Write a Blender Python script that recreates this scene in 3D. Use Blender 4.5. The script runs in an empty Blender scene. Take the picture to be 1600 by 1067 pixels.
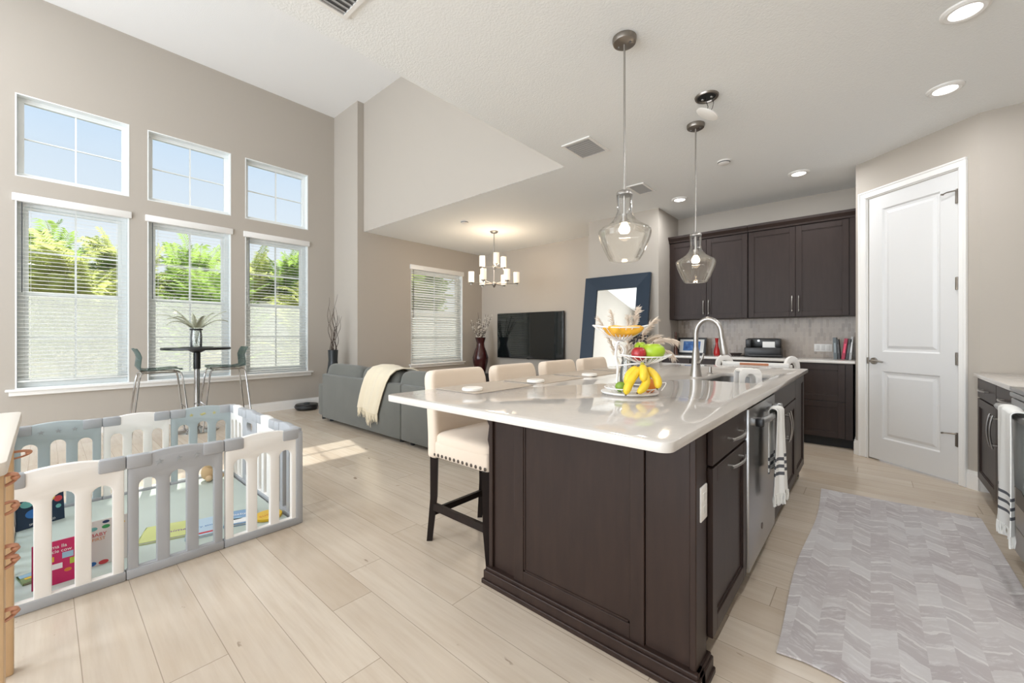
import bpy, bmesh, math, random
from mathutils import Vector, Matrix
S = bpy.context.scene
COL = S.collection
R = math.radians
PI = math.pi

# ------------------------------------------------------------------ camera, sky, sun, exposure
cam_d = bpy.data.cameras.new('camera')
cam_d.sensor_width = 36; cam_d.lens = 14.4; cam_d.shift_y = -0.0059; cam_d.clip_start = 0.05
cam = bpy.data.objects.new('camera', cam_d); COL.objects.link(cam)
cam.location = (0, 0, 1.17); cam.rotation_euler = (R(90), 0, R(41.2))
S.camera = cam
S.view_settings.view_transform = 'Standard'
S.view_settings.look = 'None'
S.view_settings.exposure = 0.0
S.view_settings.gamma = 1.0
S.view_settings.use_curve_mapping = False
S.cycles.use_denoising = True
S.cycles.max_bounces = 10
S.cycles.diffuse_bounces = 6
S.cycles.glossy_bounces = 5
S.cycles.transparent_max_bounces = 24
S.cycles.sample_clamp_indirect = 6.0
S.cycles.caustics_reflective = False
S.cycles.caustics_refractive = False

W = bpy.data.worlds.new('sky'); S.world = W; W.use_nodes = True
wn = W.node_tree.nodes; wl = W.node_tree.links
bg = wn['Background']; bg.inputs[1].default_value = 1.0
tc = wn.new('ShaderNodeTexCoord'); sx = wn.new('ShaderNodeSeparateXYZ'); rp = wn.new('ShaderNodeValToRGB')
wl.new(tc.outputs['Generated'], sx.inputs[0]); wl.new(sx.outputs[2], rp.inputs[0]); wl.new(rp.outputs[0], bg.inputs[0])
e = rp.color_ramp.elements
e[0].position = 0.0; e[0].color = (0.95, 0.97, 1.0, 1)
e[1].position = 1.0; e[1].color = (0.30, 0.52, 0.95, 1)
for p, c in ((0.16, (0.88, 0.94, 1.0, 1)), (0.30, (0.74, 0.86, 1.0, 1)), (0.42, (0.53, 0.74, 0.99, 1))):
    k = e.new(p); k.color = c

def lamp(name, kind, loc, power, color=(1, 1, 1), size=0.1, size_y=None, rot=(0, 0, 0), shape=None, parent=None):
    d = bpy.data.lights.new(name, kind); d.energy = power; d.color = color
    if kind == 'AREA':
        d.shape = shape or ('RECTANGLE' if size_y else 'DISK'); d.size = size
        if size_y: d.size_y = size_y
    elif kind in ('POINT', 'SPOT'):
        d.shadow_soft_size = size
    o = bpy.data.objects.new(name, d); COL.objects.link(o); o.location = loc; o.rotation_euler = rot
    if parent: o.parent = parent
    return o
sun = lamp('sun', 'SUN', (0, 0, 20), 15.0, (1.0, 0.95, 0.86))
sun.data.angle = R(0.6)
sun.rotation_euler = Vector((0.65, -0.13, -0.745)).to_track_quat('-Z', 'Y').to_euler()
# unseen area lamps added outside invented back-wall openings, tilted up to brighten the ceiling
FILL_TINT = (0.85, 0.925, 1.0)
lamp('fill_lamp_low', 'AREA', (-0.9, -4.35, 1.25), 175, FILL_TINT, 3.0, 2.4, (R(112), 0, 0))
lamp('fill_lamp_tall', 'AREA', (-4.6, -4.35, 2.5), 320, FILL_TINT, 3.2, 4.2, (R(115), 0, 0))

# ------------------------------------------------------------------ materials
def newmat(name):
    m = bpy.data.materials.new(name); m.use_nodes = True
    return m, m.node_tree, m.node_tree.nodes['Principled BSDF']
def P(name, col, rough=0.5, metal=0.0, spec=0.5, bump=0, bscale=200, var=0, vscale=6, coat=0, emit=None, estr=0, trans=0, sheen=0, stretch=(1, 1, 1)):
    m, nt, b = newmat(name)
    b.inputs['Base Color'].default_value = (*col, 1); b.inputs['Roughness'].default_value = rough
    b.inputs['Metallic'].default_value = metal; b.inputs['Specular IOR Level'].default_value = spec
    b.inputs['Coat Weight'].default_value = coat; b.inputs['Coat Roughness'].default_value = 0.15
    b.inputs['Sheen Weight'].default_value = sheen
    if emit: b.inputs['Emission Color'].default_value = (*emit, 1); b.inputs['Emission Strength'].default_value = estr
    if bump or var:
        t = nt.nodes.new('ShaderNodeTexCoord'); mp = nt.nodes.new('ShaderNodeMapping'); mp.inputs['Scale'].default_value = stretch
        nt.links.new(t.outputs['Object'], mp.inputs[0])
        if var:
            n = nt.nodes.new('ShaderNodeTexNoise'); n.inputs['Scale'].default_value = vscale; n.inputs['Detail'].default_value = 5
            nt.links.new(mp.outputs[0], n.inputs['Vector'])
            r = nt.nodes.new('ShaderNodeValToRGB')
            r.color_ramp.elements[0].position = 0.3; r.color_ramp.elements[1].position = 0.7
            r.color_ramp.elements[0].color = (*[c * (1 - var) for c in col], 1); r.color_ramp.elements[1].color = (*[min(1, c * (1 + var)) for c in col], 1)
            nt.links.new(n.outputs['Fac'], r.inputs[0]); nt.links.new(r.outputs[0], b.inputs['Base Color'])
        if bump:
            n = nt.nodes.new('ShaderNodeTexNoise'); n.inputs['Scale'].default_value = bscale; n.inputs['Detail'].default_value = 3
            nt.links.new(mp.outputs[0], n.inputs['Vector'])
            bp = nt.nodes.new('ShaderNodeBump'); bp.inputs['Strength'].default_value = bump; bp.inputs['Distance'].default_value = 0.004
            nt.links.new(n.outputs['Fac'], bp.inputs['Height']); nt.links.new(bp.outputs[0], b.inputs['Normal'])
    return m
class NB:
    """small node-building helper"""
    def __init__(s, nt): s.nt = nt
    def node(s, t, **k):
        n = s.nt.nodes.new(t)
        for a, v in k.items(): setattr(n, a, v)
        return n
    def put(s, sock, v):
        if hasattr(v, 'is_output') or isinstance(v, bpy.types.NodeSocket): s.nt.links.new(v, sock)
        else: sock.default_value = v
    def m(s, op, a, b=None, c=None):
        n = s.node('ShaderNodeMath', operation=op); s.put(n.inputs[0], a)
        if b is not None: s.put(n.inputs[1], b)
        if c is not None: s.put(n.inputs[2], c)
        return n.outputs[0]
    def xyz(s, which='Object'):
        t = s.node('ShaderNodeTexCoord'); x = s.node('ShaderNodeSeparateXYZ'); s.nt.links.new(t.outputs[which], x.inputs[0])
        return x.outputs
    def comb(s, a, b, c=0.0):
        n = s.node('ShaderNodeCombineXYZ')
        for i, v in enumerate((a, b, c)): s.put(n.inputs[i], v)
        return n.outputs[0]
    def white(s, v):
        n = s.node('ShaderNodeTexWhiteNoise', noise_dimensions='3D'); s.put(n.inputs['Vector'], v); return n.outputs['Value']
    def noise(s, v, scale, detail=4, rough=0.5):
        n = s.node('ShaderNodeTexNoise'); s.put(n.inputs['Vector'], v); n.inputs['Scale'].default_value = scale
        n.inputs['Detail'].default_value = detail; n.inputs['Roughness'].default_value = rough; return n.outputs['Fac']
    def ramp(s, f, stops, interp='LINEAR'):
        n = s.node('ShaderNodeValToRGB'); s.put(n.inputs[0], f); n.color_ramp.interpolation = interp
        el = n.color_ramp.elements
        el[0].position, el[0].color = stops[0][0], (*stops[0][1], 1)
        el[1].position, el[1].color = stops[-1][0], (*stops[-1][1], 1)
        for p, c in stops[1:-1]:
            k = el.new(p); k.color = (*c, 1)
        return n.outputs[0]
    def mix(s, f, a, b, mode='MIX'):
        n = s.node('ShaderNodeMix', data_type='RGBA', blend_type=mode); s.put(n.inputs[0], f)
        for i, v in ((6, a), (7, b)): s.put(n.inputs[i], v if not isinstance(v, tuple) else (*v, 1))
        return n.outputs[2]
    def bump(s, h, st, b, dist=0.002):
        n = s.node('ShaderNodeBump'); n.inputs['Strength'].default_value = st; n.inputs['Distance'].default_value = dist
        s.put(n.inputs['Height'], h); s.nt.links.new(n.outputs[0], b.inputs['Normal'])

def mat_floor():
    m, nt, b = newmat('oak_plank_floor'); q = NB(nt); x, y, z = q.xyz()
    PW, PL = 0.18, 1.55
    yr = q.m('DIVIDE', q.m('SUBTRACT', y, 0.085), PW); row = q.m('FLOOR', yr); fy = q.m('FRACT', yr)
    rn = q.white(q.comb(row, 3.7, 1.1))
    xr = q.m('ADD', q.m('DIVIDE', x, PL), q.m('MULTIPLY', rn, 7.3)); cl = q.m('FLOOR', xr); fx = q.m('FRACT', xr)
    idv = q.white(q.comb(row, cl, 0.5))
    gv = q.comb(q.m('ADD', q.m('MULTIPLY', x, 1.1), q.m('MULTIPLY', idv, 37.0)), q.m('MULTIPLY', y, 16.0), q.m('MULTIPLY', idv, 9.0))
    gr = q.noise(gv, 2.2, 7, 0.6)
    bl = q.noise(q.comb(q.m('ADD', x, q.m('MULTIPLY', idv, 11.0)), q.m('MULTIPLY', y, 2.0), idv), 2.0, 3)
    base = q.ramp(idv, [(0, (0.575, 0.48, 0.38)), (0.35, (0.625, 0.535, 0.435)), (0.7, (0.665, 0.58, 0.48)), (1, (0.60, 0.51, 0.41))])
    c = q.mix(q.m('MULTIPLY', q.ramp(gr, [(0.35, (0, 0, 0)), (0.75, (1, 1, 1))]), 0.5), base, (0.47, 0.36, 0.26))
    c = q.mix(q.m('MULTIPLY', q.ramp(bl, [(0.4, (0, 0, 0)), (0.7, (1, 1, 1))]), 0.3), c, (0.74, 0.65, 0.54))
    kn = q.noise(q.comb(q.m('MULTIPLY', x, 2.2), q.m('MULTIPLY', y, 5.0), 4.0), 3.4, 3)
    c = q.mix(q.ramp(kn, [(0.735, (0, 0, 0)), (0.785, (0.7, 0.7, 0.7))]), c, (0.17, 0.10, 0.055))
    gap = q.m('MAXIMUM', q.m('LESS_THAN', fy, 0.014), q.m('LESS_THAN', fx, 0.0022))
    c = q.mix(q.m('MULTIPLY', gap, 0.55), c, (0.16, 0.11, 0.07))
    nt.links.new(c, b.inputs['Base Color']); b.inputs['Roughness'].default_value = 0.21; b.inputs['Specular IOR Level'].default_value = 0.45
    q.bump(q.m('SUBTRACT', q.m('MULTIPLY', gr, 0.25), gap), 0.18, b, 0.0015)
    return m
def mat_rug():
    m, nt, b = newmat('brushed_herringbone_rug'); q = NB(nt); x, y, z = q.xyz()
    CW = 0.078
    xr = q.m('DIVIDE', x, CW); col = q.m('FLOOR', xr); fx = q.m('FRACT', xr)
    par = q.m('SUBTRACT', q.m('MULTIPLY', q.m('MODULO', q.m('ADD', col, 40.0), 2.0), 2.0), 1.0)
    rn = q.white(q.comb(col, 2.0, 7.0))
    yy = q.m('ADD', q.m('ADD', q.m('DIVIDE', y, 0.105), q.m('ADD', rn, q.m('MULTIPLY', q.noise(q.comb(x, y, 0.0), 14, 3), 0.55))), q.m('MULTIPLY', q.m('MULTIPLY', fx, par), 0.5))
    row = q.m('FLOOR', yy); fy = q.m('FRACT', yy)
    idv = q.white(q.comb(col, row, 1.5))
    c = q.ramp(idv, [(0, (0.43, 0.385, 0.385)), (0.4, (0.475, 0.43, 0.43)), (0.75, (0.53, 0.49, 0.485)), (1, (0.60, 0.57, 0.565))])
    st = q.noise(q.comb(q.m('MULTIPLY', x, 9.0), q.m('MULTIPLY', yy, 3.2), q.m('MULTIPLY', idv, 6.0)), 1.5, 6, 0.72)
    c = q.mix(q.m('MULTIPLY', q.ramp(st, [(0.50, (0, 0, 0)), (0.66, (1, 1, 1))]), 0.7), c, (0.70, 0.68, 0.675))
    big = q.noise(q.comb(x, y, 0.0), 2.3, 2)
    c = q.mix(q.m('MULTIPLY', q.ramp(big, [(0.42, (0, 0, 0)), (0.62, (1, 1, 1))]), 0.35), c, (0.62, 0.60, 0.60))
    edge = q.m('MULTIPLY', q.m('LESS_THAN', fy, 0.13), q.m('GREATER_THAN', q.white(q.comb(col, row, 8.0)), 0.45))
    c = q.mix(q.m('MULTIPLY', edge, 0.55), c, (0.76, 0.74, 0.72))
    nt.links.new(c, b.inputs['Base Color']); b.inputs['Roughness'].default_value = 0.75; b.inputs['Sheen Weight'].default_value = 0.15
    q.bump(q.noise(q.comb(x, y, z), 260, 2), 0.3, b, 0.002)
    return m
def mat_tile():
    m, nt, b = newmat('picket_mosaic_tile'); q = NB(nt); x, y, z = q.xyz()
    TW, TH = 0.028, 0.105
    xr = q.m('DIVIDE', x, TW); col = q.m('FLOOR', xr); fx = q.m('FRACT', xr)
    off = q.m('MULTIPLY', q.m('MODULO', q.m('ADD', col, 200.0), 2.0), 0.5)
    tip = q.m('MULTIPLY', q.m('ABSOLUTE', q.m('SUBTRACT', fx, 0.5)), 0.24)
    zr = q.m('ADD', q.m('DIVIDE', z, TH), off)
    row = q.m('FLOOR', zr); fz = q.m('FRACT', zr)
    idv = q.white(q.comb(col, row, 2.5))
    gr = q.noise(q.comb(q.m('MULTIPLY', x, 30.0), q.m('MULTIPLY', z, 6.0), idv), 3.0, 4)
    c = q.ramp(idv, [(0, (0.22, 0.165, 0.125)), (0.3, (0.33, 0.265, 0.21)), (0.65, (0.40, 0.33, 0.27)), (0.9, (0.27, 0.215, 0.175)), (1, (0.15, 0.115, 0.09))])
    c = q.mix(q.m('MULTIPLY', gr, 0.35), c, (0.47, 0.395, 0.33))
    g = q.m('MAXIMUM', q.m('MAXIMUM', q.m('LESS_THAN', fx, 0.07), q.m('LESS_THAN', fz, q.m('ADD', tip, 0.012))), q.m('GREATER_THAN', fz, q.m('SUBTRACT', 0.99, tip)))
    c = q.mix(q.m('MULTIPLY', g, 0.5), c, (0.44, 0.375, 0.315))
    nt.links.new(c, b.inputs['Base Color']); b.inputs['Roughness'].default_value = 0.3
    q.bump(q.m('SUBTRACT', 1.0, g), 0.2, b, 0.001)
    return m
def mat_wood(name, col, dark, rough=0.4, coat=0.0, sc=(2, 2, 14), spec=0.5):
    m, nt, b = newmat(name); q = NB(nt); x, y, z = q.xyz()
    g = q.noise(q.comb(q.m('MULTIPLY', x, sc[2]), q.m('MULTIPLY', y, sc[2]), q.m('MULTIPLY', z, sc[0])), 2.0, 6, 0.6)
    c = q.ramp(g, [(0.3, dark), (0.7, col)])
    nt.links.new(c, b.inputs['Base Color']); b.inputs['Roughness'].default_value = rough; b.inputs['Specular IOR Level'].default_value = spec; b.inputs['Coat Weight'].default_value = coat; b.inputs['Coat Roughness'].default_value = 0.2
    return m
def mat_glass(name, tint=(1, 1, 1), refl=0.9, rough=0.02, edge=0.0, edgecol=(0.9, 0.95, 0.95), ior=1.45):
    m, nt, b = newmat(name); nt.nodes.remove(b); q = NB(nt); out = nt.nodes['Material Output']
    tr = q.node('ShaderNodeBsdfTransparent'); tr.inputs[0].default_value = (*tint, 1)
    gl = q.node('ShaderNodeBsdfGlossy'); gl.inputs['Roughness'].default_value = rough
    fr = q.node('ShaderNodeFresnel'); fr.inputs[0].default_value = ior
    mx = q.node('ShaderNodeMixShader'); nt.links.new(q.m('MULTIPLY', fr.outputs[0], refl), mx.inputs[0])
    nt.links.new(tr.outputs[0], mx.inputs[1]); nt.links.new(gl.outputs[0], mx.inputs[2]); res = mx
    if edge:
        df = q.node('ShaderNodeBsdfDiffuse'); df.inputs[0].default_value = (*edgecol, 1)
        m2 = q.node('ShaderNodeMixShader'); m2.inputs[0].default_value = edge
        nt.links.new(mx.outputs[0], m2.inputs[1]); nt.links.new(df.outputs[0], m2.inputs[2]); res = m2
    nt.links.new(res.outputs[0], out.inputs[0])
    return m
def mat_emit(name, col, st):
    m, nt, b = newmat(name); nt.nodes.remove(b); q = NB(nt)
    e_ = q.node('ShaderNodeEmission'); e_.inputs[0].default_value = (*col, 1); e_.inputs[1].default_value = st
    nt.links.new(e_.outputs[0], nt.nodes['Material Output'].inputs[0]); return m
def mat_stripes(name, base, dark, bands, lo, hi):
    """cloth with woven bands at given heights (object z)"""
    m, nt, b = newmat(name); q = NB(nt); x, y, z = q.xyz()
    f = None
    for zc, hw in bands:
        k = q.m('LESS_THAN', q.m('ABSOLUTE', q.m('SUBTRACT', z, zc)), hw)
        f = k if f is None else q.m('MAXIMUM', f, k)
    c = q.mix(f, base, dark); nt.links.new(c, b.inputs['Base Color']); b.inputs['Roughness'].default_value = 0.9
    q.bump(q.noise(q.comb(x, y, z), 500, 2), 0.25, b, 0.002)
    return m

M_WALL = P('greige_wall_paint', (0.455, 0.414, 0.365), 0.75, bump=0.08, bscale=120)
M_CEIL = P('ceiling_paint', (0.85, 0.865, 0.865), 0.85, bump=0.5, bscale=95)
M_CEILH = P('high_ceiling_paint', (0.88, 0.88, 0.88), 0.85, bump=0.3, bscale=95)
M_TRIM = P('white_trim_paint', (0.83, 0.82, 0.80), 0.35)
M_DOOR = P('white_door_paint', (0.70, 0.70, 0.70), 0.4)
M_VINYL = P('white_vinyl', (0.82, 0.85, 0.85), 0.4)
M_SLAT = P('white_blind_slat', (0.86, 0.87, 0.86), 0.45)
M_ESP = mat_wood('espresso_cabinet', (0.037, 0.0215, 0.0165), (0.026, 0.0152, 0.012), 0.40, 0.0, spec=0.28)
M_ESP2 = mat_wood('espresso_upper_cabinet', (0.037, 0.024, 0.020), (0.029, 0.019, 0.016), 0.42, 0.0, spec=0.2)
M_DARKW = mat_wood('dark_stool_wood', (0.020, 0.012, 0.010), (0.011, 0.008, 0.007), 0.45, spec=0.2)
M_QUARTZ = P('quartz', (0.66, 0.625, 0.585), 0.07, var=0.02, vscale=60)
M_STEEL = P('brushed_steel', (0.42, 0.415, 0.41), 0.3, 1.0, bump=0.04, bscale=60, stretch=(40, 40, 1))
M_NICKEL = P('brushed_nickel', (0.42, 0.40, 0.38), 0.34, 1.0)
M_CHROME = P('chrome', (0.50, 0.50, 0.50), 0.1, 1.0)
M_BRONZE = P('dark_nickel', (0.30, 0.27, 0.24), 0.35, 1.0)
M_BLACK = P('black_satin', (0.012, 0.012, 0.013), 0.35)
M_BLACKM = P('black_matte', (0.018, 0.018, 0.018), 0.7)
M_GREYPL = P('dark_grey_plastic', (0.05, 0.055, 0.06), 0.5)
M_WHITEPL = P('white_plastic', (0.82, 0.80, 0.77), 0.4)
M_WIN = mat_glass('window_pane_glass', (0.97, 0.985, 0.985), 0.7)
M_CLEAR = mat_glass('clear_lamp_glass', (0.99, 0.99, 0.985), 0.6, 0.02, 0.01, (0.9, 0.9, 0.88), 1.33)
M_VASEG = mat_glass('clear_vase_glass', (0.93, 0.94, 0.94), 1.0, 0.03, 0.06, (0.8, 0.85, 0.85), 1.5)
def mat_thin(name, col, tl, open_=0.0, rough=.45):
    """thin sheet that lets some light through: translucent + diffuse, partly open weave"""
    m, nt, b = newmat(name); nt.nodes.remove(b); q = NB(nt)
    d = q.node('ShaderNodeBsdfDiffuse'); t = q.node('ShaderNodeBsdfTranslucent'); mx = q.node('ShaderNodeMixShader'); mx.inputs[0].default_value = tl
    for n in (d, t): n.inputs[0].default_value = (*col, 1)
    nt.links.new(d.outputs[0], mx.inputs[1]); nt.links.new(t.outputs[0], mx.inputs[2]); res = mx
    if open_:
        tr = q.node('ShaderNodeBsdfTransparent'); m2 = q.node('ShaderNodeMixShader'); m2.inputs[0].default_value = open_
        nt.links.new(mx.outputs[0], m2.inputs[1]); nt.links.new(tr.outputs[0], m2.inputs[2]); res = m2
    nt.links.new(res.outputs[0], nt.nodes['Material Output'].inputs[0]); return m
M_SCREEN = mat_thin('insect_screen', (.62, .64, .62), .6, .66)
M_SLAT = mat_thin('white_blind_slat', (.88, .89, .88), .3)
M_CREAM = P('cream_upholstery', (0.76, 0.64, 0.52), 0.85, bump=0.15, bscale=400, sheen=0.3)
M_SOFA = P('grey_sofa_fabric', (0.118, 0.120, 0.107), 0.95, bump=0.25, bscale=350, var=0.06, vscale=5, sheen=0.25)
M_THROW = P('cream_throw_knit', (0.70, 0.62, 0.47), 0.95, bump=0.5, bscale=120, sheen=0.3)
M_PENW = P('cream_white_playpen_plastic', (0.84, 0.82, 0.79), 0.45)
M_PENG = P('grey_playpen_plastic', (0.39, 0.40, 0.42), 0.45)
M_PENB = P('pale_blue_grey_playpen_plastic', (0.40, 0.46, 0.48), 0.45)
M_MAT = P('sage_play_mat', (0.54, 0.61, 0.56), 0.5, var=0.03, vscale=3)
M_NATW = mat_wood('natural_pine', (0.70, 0.49, 0.29), (0.60, 0.40, 0.22), 0.45)
M_COPPER = P('copper_tan_leather', (0.55, 0.27, 0.17), 0.38, 0.15)
M_NAVY = P('navy_mirror_frame', (0.017, 0.031, 0.052), 0.4, spec=0.25)
M_MIRROR = P('mirror_silver', (0.90, 0.92, 0.90), 0.01, 1.0)
M_LINEN = P('taupe_placemat_linen', (0.47, 0.40, 0.33), 0.7, bump=0.3, bscale=300)
M_RED = P('red_glaze', (0.42, 0.02, 0.02), 0.2)
M_DKRED = P('dark_red_lacquer', (0.040, 0.007, 0.007), 0.2)
M_TEAL = mat_glass('green_tinted_plastic', (0.40, 0.50, 0.48), 0.7, 0.08, 0.30, (0.15, 0.21, 0.20))

# ------------------------------------------------------------------ geometry helpers
def B(): return bmesh.new()
def xf(bm, vs, M):
    if M is not None: bmesh.ops.transform(bm, matrix=M, verts=list(vs))
def box(bm, x0, x1, y0, y1, z0, z1, b=0, seg=2, M=None):
    r = bmesh.ops.create_cube(bm, size=1)['verts']
    for v in r: v.co = Vector(((x0 + x1) / 2 + v.co.x * (x1 - x0), (y0 + y1) / 2 + v.co.y * (y1 - y0), (z0 + z1) / 2 + v.co.z * (z1 - z0)))
    if b:
        b = min(b, abs(x1 - x0) * .49, abs(y1 - y0) * .49, abs(z1 - z0) * .49)
        es = list({e_ for v in r for e_ in v.link_edges})
        k = bmesh.ops.bevel(bm, geom=es, offset=b, segments=seg, profile=0.5, affect='EDGES')
        r = list({v for f in k['faces'] for v in f.verts} | {v for v in r if v.is_valid})
    xf(bm, r, M); return bm
def frames(pts):
    T = []
    for i in range(len(pts)):
        a = pts[max(i - 1, 0)]; c = pts[min(i + 1, len(pts) - 1)]
        d = c - a; T.append(d.normalized() if d.length > 1e-9 else Vector((0, 0, 1)))
    up = Vector((0, 0, 1)) if abs(T[0].z) < .9 else Vector((1, 0, 0))
    n = T[0].cross(up).normalized(); out = []
    for t in T:
        n = (n - t * n.dot(t)); n = n.normalized() if n.length > 1e-6 else t.orthogonal().normalized()
        out.append((n, t.cross(n)))
    return out
def tube(bm, pts, r, n=8, closed=False, cap=True, flat=1.0):
    pts = [Vector(p) for p in pts]; N = len(pts)
    rr = r if isinstance(r, (list, tuple)) else [r] * N
    fr = frames(pts if not closed else pts)
    rings = []
    for p, (a, c), q in zip(pts, fr, rr):
        rings.append([bm.verts.new(p + (a * math.cos(2 * PI * k / n) + c * math.sin(2 * PI * k / n) * flat) * q) for k in range(n)])
    for i in range(N - 1 if not closed else N):
        A, C = rings[i], rings[(i + 1) % N]
        for k in range(n): bm.faces.new((A[k], A[(k + 1) % n], C[(k + 1) % n], C[k]))
    if cap and not closed:
        bm.faces.new(rings[0][::-1]); bm.faces.new(rings[-1])
    return bm
def cyl(bm, p0, p1, r0, r1=None, n=20): return tube(bm, [p0, p1], [r0, r0 if r1 is None else r1], n)
def lathe(bm, prof, c=(0, 0, 0), n=28, M=None):
    rings = []; vs = []
    for r, z in prof:
        if r < 1e-6: g = [bm.verts.new((c[0], c[1], c[2] + z))]
        else: g = [bm.verts.new((c[0] + r * math.cos(2 * PI * k / n), c[1] + r * math.sin(2 * PI * k / n), c[2] + z)) for k in range(n)]
        rings.append(g); vs += g
    for A, C in zip(rings, rings[1:]):
        for k in range(n):
            a, b_, c_, d = A[k % len(A)], A[(k + 1) % len(A)], C[(k + 1) % len(C)], C[k % len(C)]
            f = [a]
            for v in (b_, c_, d):
                if v not in f: f.append(v)
            if len(f) > 2:
                try: bm.faces.new(f)
                except ValueError: pass
    xf(bm, vs, M); return bm
def ball(bm, c, r, s=(1, 1, 1), u=16, v=10, M=None):
    k = bmesh.ops.create_uvsphere(bm, u_segments=u, v_segments=v, radius=r)['verts']
    for w in k: w.co = Vector((w.co.x * s[0], w.co.y * s[1], w.co.z * s[2]))
    if M is not None: xf(bm, k, M)
    for w in k: w.co += Vector(c)
    return bm
def pillow(bm, c, a, b, h, e1=0.35, e2=0.35, n=28, M=None):
    """superellipsoid cushion with half sizes a, b, h"""
    def sp(v, e_): return math.copysign(abs(v) ** e_, v)
    vs = []; rows = []
    for i in range(n // 2 + 1):
        t = -PI / 2 + PI * i / (n // 2); row = []
        for j in range(n):
            p = 2 * PI * j / n
            v = bm.verts.new((a * sp(math.cos(t), e1) * sp(math.cos(p), e2), b * sp(math.cos(t), e1) * sp(math.sin(p), e2), h * sp(math.sin(t), e1)))
            row.append(v); vs.append(v)
        rows.append(row)
    for A, C in zip(rows, rows[1:]):
        for j in range(n): bm.faces.new((A[j], A[(j + 1) % n], C[(j + 1) % n], C[j]))
    bmesh.ops.remove_doubles(bm, verts=vs, dist=1e-5)
    vs = [v for v in vs if v.is_valid]
    xf(bm, vs, Matrix.Translation(c) @ (M or Matrix()))
    return bm
def sheet(bm, Pts, thick=0):
    V = [[bm.verts.new(p) for p in row] for row in Pts]
    for A, C in zip(V, V[1:]):
        for a, b_, c, d in zip(A, A[1:], C[1:], C): bm.faces.new((a, b_, c, d))
    if thick: solid(bm, thick)
    return bm
def solid(bm, t):
    bmesh.ops.recalc_face_normals(bm, faces=bm.faces[:]); bm.normal_update(); bmesh.ops.solidify(bm, geom=bm.faces[:], thickness=t)
    return bm
def plate(outer, holes, t, bev, M=None, bm=None):
    """flat board in the local XY plane with holes, centred on z=0, thickness t, eased edges"""
    cu = bpy.data.curves.new('tmp', 'CURVE'); cu.dimensions = '2D'; cu.fill_mode = 'BOTH'
    cu.extrude = max(t / 2 - bev, 1e-5); cu.bevel_depth = bev; cu.bevel_resolution = 1; cu.offset = -bev
    for poly in [outer] + list(holes):
        s = cu.splines.new('POLY'); s.points.add(len(poly) - 1); s.use_cyclic_u = True
        for q, (x, y) in zip(s.points, poly): q.co = (x, y, 0, 1)
    ob = bpy.data.objects.new('tmp', cu); me = bpy.data.meshes.new_from_object(ob)
    if M is not None: me.transform(M)
    bm = bm or B(); bm.from_mesh(me)
    bpy.data.objects.remove(ob); bpy.data.curves.remove(cu); bpy.data.meshes.remove(me)
    bmesh.ops.remove_doubles(bm, verts=bm.verts[:], dist=1e-6)
    return bm
def rrect(x0, x1, y0, y1, r, n=5):
    out = []
    for cx, cy, a in ((x1 - r, y1 - r, 0), (x0 + r, y1 - r, 90), (x0 + r, y0 + r, 180), (x1 - r, y0 + r, 270)):
        for k in range(n + 1):
            t = R(a + 90 * k / n); out.append((cx + r * math.cos(t), cy + r * math.sin(t)))
    return out
def arch(x0, x1, y0, y1, n=8, round_bottom=False):
    r = (x1 - x0) / 2; cx = (x0 + x1) / 2
    out = [(x0, y0), (x1, y0)] if not round_bottom else [(cx + r * math.cos(PI + PI * k / n), y0 + r + r * math.sin(PI + PI * k / n)) for k in range(n + 1)]
    return out + [(cx + r * math.cos(PI * k / n), y1 - r + r * math.sin(PI * k / n)) for k in range(n + 1)]
def XZ(y=0, x=0, z=0):      # plate lying in XY -> standing in XZ (local y -> z)
    return Matrix(((1, 0, 0, x), (0, 0, -1, y), (0, 1, 0, z), (0, 0, 0, 1)))
def YZ(x=0, y=0, z=0):      # local x -> y, local y -> z
    return Matrix(((0, 0, 1, x), (1, 0, 0, y), (0, 1, 0, z), (0, 0, 0, 1)))

def obj(name, bm, mat, parent=None, smooth=35, mods=None):
    me = bpy.data.meshes.new(name)
    bmesh.ops.recalc_face_normals(bm, faces=bm.faces[:])
    bm.to_mesh(me); bm.free()
    for k in (mat if isinstance(mat, (list, tuple)) else [mat]): me.materials.append(k)
    if smooth:
        me.polygons.foreach_set('use_smooth', [True] * len(me.polygons)); me.set_sharp_from_angle(angle=R(smooth))
    o = bpy.data.objects.new(name, me); COL.objects.link(o)
    if parent: o.parent = parent
    return o
def tag(o, label, cat, group=None):
    o['label'] = label; o['category'] = cat
    if group: o['group'] = group
    return o
def thing(name, label, cat, loc=(0, 0, 0), rz=0, group=None):
    o = bpy.data.objects.new(name, None); COL.objects.link(o); o.empty_display_size = 0.1
    o.location = loc; o.rotation_euler = (0, 0, rz)
    return tag(o, label, cat, group)
def struct(name, bm, mat, parent=None, smooth=0):
    o = obj(name, bm, mat, parent, smooth)
    if not parent: o['kind'] = 'structure'
    return o
def dup(root, loc, rz=0, label=None, group=None, scale=None):
    r = root.copy(); COL.objects.link(r); r.location = loc; r.rotation_euler = (0, 0, rz)
    if scale: r.scale = scale
    if label: r['label'] = label
    if group: r['group'] = group
    for ch in list(root.children):
        c = ch.copy(); COL.objects.link(c); c.parent = r
        for g in list(ch.children):
            d = g.copy(); COL.objects.link(d); d.parent = c
    return r
def text(name, s, size, mat, parent, M, align='LEFT', ext=0.0003):
    cu = bpy.data.curves.new(name, 'FONT'); cu.body = s; cu.size = size; cu.extrude = ext; cu.align_x = align
    ob = bpy.data.objects.new('tmp', cu); me = bpy.data.meshes.new_from_object(ob); bpy.data.objects.remove(ob)
    me.transform(M); me.materials.clear(); me.materials.append(mat)
    o = bpy.data.objects.new(name, me); COL.objects.link(o); o.parent = parent
    return o

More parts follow.
